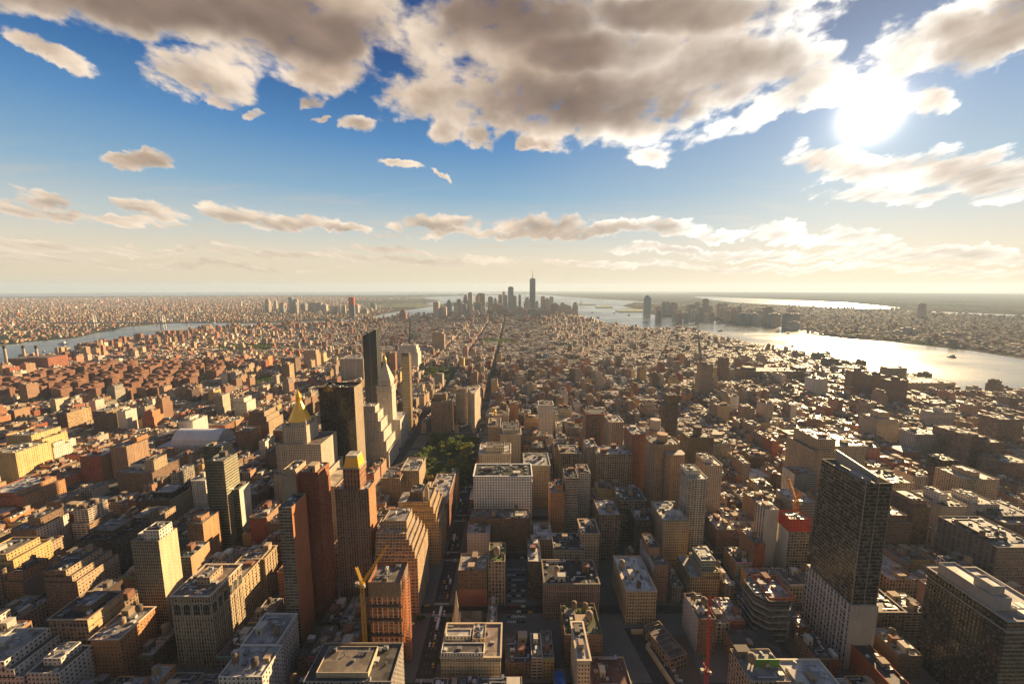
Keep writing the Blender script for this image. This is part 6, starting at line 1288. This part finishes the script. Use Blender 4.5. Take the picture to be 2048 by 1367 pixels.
# tower estates along the left river
def tower_mesh(col):
    m = MB(); st = (col, 3, 2.8, .42, .46, 1, 0); m.prism(rect(-13, 13, -8, 8), 0, 50, st, top=tuple(c*.8 for c in col)); m.prism(rect(-6, 6, -17, -8.01), 0, 50, st, top=tuple(c*.8 for c in col)); return m.mesh('walls')
TM = [tower_mesh(c) for c in ((.26,.13,.08), (.34,.2,.12), (.2,.1,.07), (.40,.29,.19))]
for k in range(120):
    px = rs.uniform(120, 760); yb = float(np.interp(px, [120,150,205,250,325,400,480,600,700,760], [712,708,697,688,676,664,656,650,647,641]))
    x, y = gnd(px, yb+2+abs(rs.gauss(0, 7)))
    if not inpoly(manh_poly, x, y): continue
    o = thing('housing_tower', 'brown brick housing tower standing in the row along the left river', 'tower', (x, y, 0), rs.uniform(-.4, .4), 'housing towers along the left river')
    link('walls', rs.choice(TM), o, (0, 0, 0), 0, (1, 1, rs.uniform(.7, 1.25))); link('roof_house', rbm, o, (0, 0, 34), 0, (.8, .8, 3.9)) if False else None

# ------------------------------------------------------------------ trees
def crown_mesh(seed, h, r, n, cols):
    q = random.Random(seed); m = MB(); lumps = [(q.gauss(0, r*.45), q.gauss(0, r*.45), h*q.uniform(.42, .86), r*q.uniform(.38, .62)) for _ in range(9)]
    for _ in range(n):
        x, y, z, rr = q.choice(lumps); v = Vector((q.gauss(0, 1), q.gauss(0, 1), q.gauss(0, 1))).normalized()*rr*q.uniform(.6, 1.05)
        p = Vector((x, y, z))+v*1.0; s = q.uniform(.6, 1.25)
        nrm = (v.normalized()+Vector((q.gauss(0, .5), q.gauss(0, .5), q.gauss(0, .5)))).normalized(); a = nrm.orthogonal().normalized(); b = nrm.cross(a)
        t = q.random()*6.3; u1 = (a*math.cos(t)+b*math.sin(t))*s; u2 = (b*math.cos(t)-a*math.sin(t))*s*.8
        c = q.choice(cols); k = q.uniform(.7, 1.25); m.face([tuple(p-u1), tuple(p-u2*.7), tuple(p+u1), tuple(p+u2)], tuple(x_*k for x_ in c), LEAF)
    return m.mesh('crown')
GREEN = [(.085,.125,.025), (.115,.145,.028), (.06,.095,.02)]; GOLDEN = [(.32,.24,.035), (.25,.20,.03), (.17,.17,.03)]
CR = [crown_mesh(s, 15, 6.2, 800, GREEN if s % 3 else GOLDEN) for s in range(6)]
tm = MB(); tm.ring(0, 0, [(.42, -.3), (.32, 3), (.2, 7)], 7, (.08,.06,.045), WOOD)
for k in range(4): a = k*1.6; tm.bar((0, 0, 4.5+k*.6), (3*math.cos(a), 3*math.sin(a), 9+k*.5), .13, (.08,.06,.045), WOOD)
TRK = tm.mesh('trunk')
def tree(x, y, s, lab, grp, ci):
    o = thing('park_tree', lab, 'tree', (x, y, .3), rs.random()*6.28, grp); o.scale = (s, s, s*rs.uniform(.85, 1.15)); link('crown', CR[ci], o); link('trunk', TRK, o)
lw = MB()
for (xa, xb, ya, yb) in [(-178, -70, 610, 700), (-178, -74, 706, 812), (-326, -220, 1334, 1540)]: lw.face([(xa, ya, .56), (xb, ya, .56), (xb, yb, .56), (xa, yb, .56)], (.045, .055, .022), STONE)
tag(lw.obj('lawn'), kind='structure')
for k in range(150):
    x, y = rs.uniform(-174, -72), rs.uniform(612, 806)
    if abs(x+132) < 26 and abs(y-712) < 34 and rs.random() < .8: continue
    if x > broadway(y)-14 and y > 740: continue
    gold = rs.random() < (.5 if x > -120 and 650 < y < 740 else .07); ci = rs.choice([0, 3]) if gold else rs.choice([1, 2, 4, 5])
    tree(x, y, rs.uniform(.85, 1.45), 'golden-tinged tree in the square park below the wedge building' if gold else 'dark green tree in the square park below the wedge building', 'golden trees of the square park' if gold else 'green trees of the square park', ci)
for k in range(40):
    x, y = rs.uniform(-325, -220), rs.uniform(1335, 1540); tree(x, y, rs.uniform(.9, 1.4), 'green tree in the square beyond the slim golden glass tower', 'trees of the farther square', rs.choice([1, 2, 4, 5]))
for (x, y) in [(-60, 300), (-58, 322), (-86, 280), (-58, 345), (-88, 345), (262, 330), (262, 352), (214, 372), (263, 420), (262, 300), (215, 300)]:
    tree(x, y, rs.uniform(.4, .6), 'small street tree at the kerb of an avenue', 'small avenue trees', rs.choice([1, 2, 4, 5]))
# tree belts on the far shores
fb = MB(); fq = random.Random(9)
far_reg = [region_of(bk_poly, 1.7), region_of(nj_poly, 1.2)]
FT = []
for k in range(9000): FT.append(far_reg[k % 2]())
for (x, y) in [(-150, 318), (-141, 326), (-132, 319), (-146, 334), (-128, 330), (-136, 308), (-152, 306), (-124, 314)]:
    tree(x, y, rs.uniform(.6, .85), 'dark courtyard tree behind the orange-netted unfinished tower', 'courtyard trees', rs.choice([1, 2, 4, 5]))
# street and yard trees of the old town: uncountable from here
vm = MB(); q = random.Random(3)
def clump(x, y, z, r, n, cols):
    for _ in range(n):
        v = Vector((q.gauss(0, 1), q.gauss(0, 1), abs(q.gauss(0, .8)))).normalized()*r*q.uniform(.5, 1); p = Vector((x, y, z))+v; s = r*.34
        a = v.normalized().orthogonal().normalized(); b = v.normalized().cross(a); c = q.choice(cols); k = q.uniform(.7, 1.3)
        vm.face([tuple(p-a*s), tuple(p-b*s), tuple(p+a*s), tuple(p+b*s)], tuple(t*k for t in c), LEAF)
for k in range(1300):
    x, y = q.uniform(-1700, 1500), q.uniform(1000, 2900)
    if abs(x) > 1.4*y or not inpoly(manh_poly, x, y): continue
    if -420 < x < 60 and q.random() < .8: continue
    clump(x, y, q.uniform(7, 14), q.uniform(4, 6.5), 12, GREEN)
for nm, a, b, c, d in PARKS[2:]:
    for k in range(int((b-a)*(d-c)/110)): clump(q.uniform(a, b), q.uniform(c, d), q.uniform(6, 10), q.uniform(5, 7.5), 16, GREEN)
for k in range(520): clump(q.uniform(STUY[0], STUY[1]), q.uniform(STUY[2], STUY[3]), q.uniform(6, 11), q.uniform(5, 7), 12, GREEN)
for k in range(200):
    px = q.uniform(120, 330); yb = float(np.interp(px, [120,150,205,250,325], [712,708,697,688,676])); x, y = gnd(px, yb+q.uniform(.5, 3)); clump(x, y, 6, 8, 12, GREEN)
for (x, y) in FT: clump(x, y, 5, min(14, 5+y/1500), 7, [(.04,.055,.015), (.05,.06,.02), (.03,.045,.014)])
tag(vm.obj('town_trees_foliage'), kind='stuff')

# ------------------------------------------------------------------ pavements, markings, vehicles
pav = MB()
for ai in range(4, 16):
    for k in range(2, 20):
        xa, xb, ya, yb = AVES[ai]+8.0, AVES[ai+1]-8.0, 40+80.45*k+5.0, 40+80.45*(k+1)-5.0
        if abs((xa+xb)/2) < 1.5*yb and all(inpoly(manh_poly, a_, b_) for a_ in (xa, xb) for b_ in (ya, yb)): pav.box(xa, xb, ya, yb, .34, .50, (.13,.12,.105), STONE)
tag(pav.obj('pavement'), kind='structure')
mk = MB()
for X in (-72, 238):
    for k in range(2, 14):
        yc = 40+80.45*k
        for s in (-7.2, 7.2):
            for t in range(-6, 7): mk.box(X+t*1.15-.3, X+t*1.15+.3, yc+s-1.6, yc+s+1.6, .354, .362, (.5,.48,.44), STONE)
        for l in (-3.3, 0, 3.3):
            for t in range(8): mk.box(X+l-.09, X+l+.09, yc+13+t*7.6, yc+16+t*7.6, .354, .362, (.5,.48,.44), STONE)
tag(mk.obj('road_markings'), kind='structure')
def car_mesh(col, kind='car'):
    m = MB()
    if kind == 'car':
        P = [(-2.2, .35), (-2.2, .85), (-1.3, .95), (-.75, 1.42), (.9, 1.42), (1.5, .98), (2.25, .85), (2.25, .35)]; hw = .88
    elif kind == 'bus': P = [(-6, .35), (-6, 3.1), (5.8, 3.1), (6, 2.9), (6, .35)]; hw = 1.25
    else: P = [(-3.6, .5), (-3.6, 3.2), (1.7, 3.2), (1.75, 2.2), (2.5, 2.1), (3.1, 1.2), (3.2, .5)]; hw = 1.1
    n = len(P)
    for i in range(n):
        (a, z0), (b, z1) = P[i], P[(i+1) % n]; dark = kind == 'car' and i in (2, 4)
        m.face([(-hw, a, z0), (-hw, b, z1), (hw, b, z1), (hw, a, z0)], (.03,.03,.035) if dark else col)
    m.face([(hw, a, z) for a, z in P[::-1]], col); m.face([(-hw, a, z) for a, z in P], col)
    for s in (-1, 1):
        if kind == 'car': m.face([(s*(hw+.01), -1.0, .95), (s*(hw+.01), -.7, 1.34), (s*(hw+.01), .8, 1.34), (s*(hw+.01), 1.2, .97)][::-s], (.03,.03,.035))
        for yw in ((-1.4, 1.4) if kind == 'car' else (-3.6, 3.6) if kind == 'bus' else (-2.3, 2.2)):
            for t in range(8):
                a, b = t*math.pi/4, (t+1)*math.pi/4; r_ = .34 if kind == 'car' else .5
                m.face([(s*(hw+.02), yw, r_), (s*(hw+.02), yw+r_*math.cos(a), r_+r_*math.sin(a)), (s*(hw+.02), yw+r_*math.cos(b), r_+r_*math.sin(b))], (.02,.02,.02))
    return m.mesh('vehicle')
CARS = [('taxi', car_mesh((.62,.36,.03)), 'yellow taxi', 'taxi'), ('car', car_mesh((.03,.03,.035)), 'black car', 'car'), ('car', car_mesh((.5,.5,.5)), 'silver car', 'car'), ('car', car_mesh((.6,.6,.58)), 'white car', 'car'), ('car', car_mesh((.18,.02,.02)), 'dark red car', 'car')]
BUS = car_mesh((.6,.6,.6), 'bus'); TRK2 = car_mesh((.62,.6,.56), 'truck')
SLOTS = []
nm_ = {-72: 'the long central avenue', 238: 'the right-hand avenue'}
for X, n in ((-72, 100), (238, 120)):
    slots = sorted(set((l, round(y/7)) for l, y in ((rs.choice([-5.6, -2.2, 1.2, 4.6]), rs.uniform(225, 900)) for _ in range(n))))
    for (l, yk) in slots:
        if rs.random() < .05: o = link('bus' if rs.random() < .6 else 'truck', BUS, None, (X+l, yk*7, .36)); tag(o, f'long white bus on {nm_[X]}', 'bus', f'white buses on {nm_[X]}'); o.name = 'bus'; continue
        if rs.random() < .06: tag(link('truck', TRK2, None, (X+l, yk*7, .36)), f'white box truck on {nm_[X]}', 'truck', f'white trucks on {nm_[X]}'); continue
        c = rs.choices(CARS, [5 if X > 0 else 3, 3, 2, 2, 1])[0]
        tag(link(c[0], c[1], None, (X+l, yk*7+rs.uniform(-.8, .8), .36)), f'{c[2]} driving on {nm_[X]}', c[3], f'{c[2]}s on {nm_[X]}')
for k in range(3, 8):
    yc = 40+80.45*k
    for t in range(46):
        x = rs.uniform(-480, 470)
        if min(abs(x+72), abs(x-238), abs(x+212), abs(x+350)) < 11 or abs(x-broadway(yc)) < 3: continue
        c = rs.choice(CARS); lane = rs.choice([-4.2, -4.2, 0, 4.2]); o = link(c[0], c[1], None, (round(x/6.2)*6.2+lane*.1, yc+lane, .36), math.pi/2)
        if any(abs(q[0]-o.location.x) < 5.5 and abs(q[1]-o.location.y) < 2 for q in SLOTS): bpy.data.objects.remove(o); continue
        SLOTS.append((o.location.x, o.location.y)); tag(o, f'{c[2]} on one of the narrow cross streets', c[3], f'{c[2]}s on the cross streets')
# parking lot between the narrow garden-roofed block and the mansard hotel
for k in range(44):
    x, z = gnd(1018+(k % 4)*9.5, 1140+ (k//4)*10.5); c = rs.choice(CARS[1:]); tag(link('parked_car', c[1], None, (x, z, .36), math.pi/2), f'{c[2]} parked in the open lot left of the mansard red hotel', 'car', f'{c[2]}s in the open lot')

# ------------------------------------------------------------------ haze
hm = bpy.data.materials.new("air"); hm.use_nodes = True; t = NT(hm.node_tree); t.n.clear()
pv = t.n.new('ShaderNodeVolumePrincipled'); pv.inputs['Color'].default_value = (.55, .73, 1.0, 1); pv.inputs['Density'].default_value = 3.4e-5; pv.inputs['Anisotropy'].default_value = .15
ou = t.n.new('ShaderNodeOutputMaterial'); t.l.new(pv.outputs[0], ou.inputs['Volume'])
m = MB(); m.box(-40000, 40000, -3000, 37000, -3, 575, (1, 1, 1), hm, True); hz_ = m.obj('haze'); tag(hz_, kind='stuff')
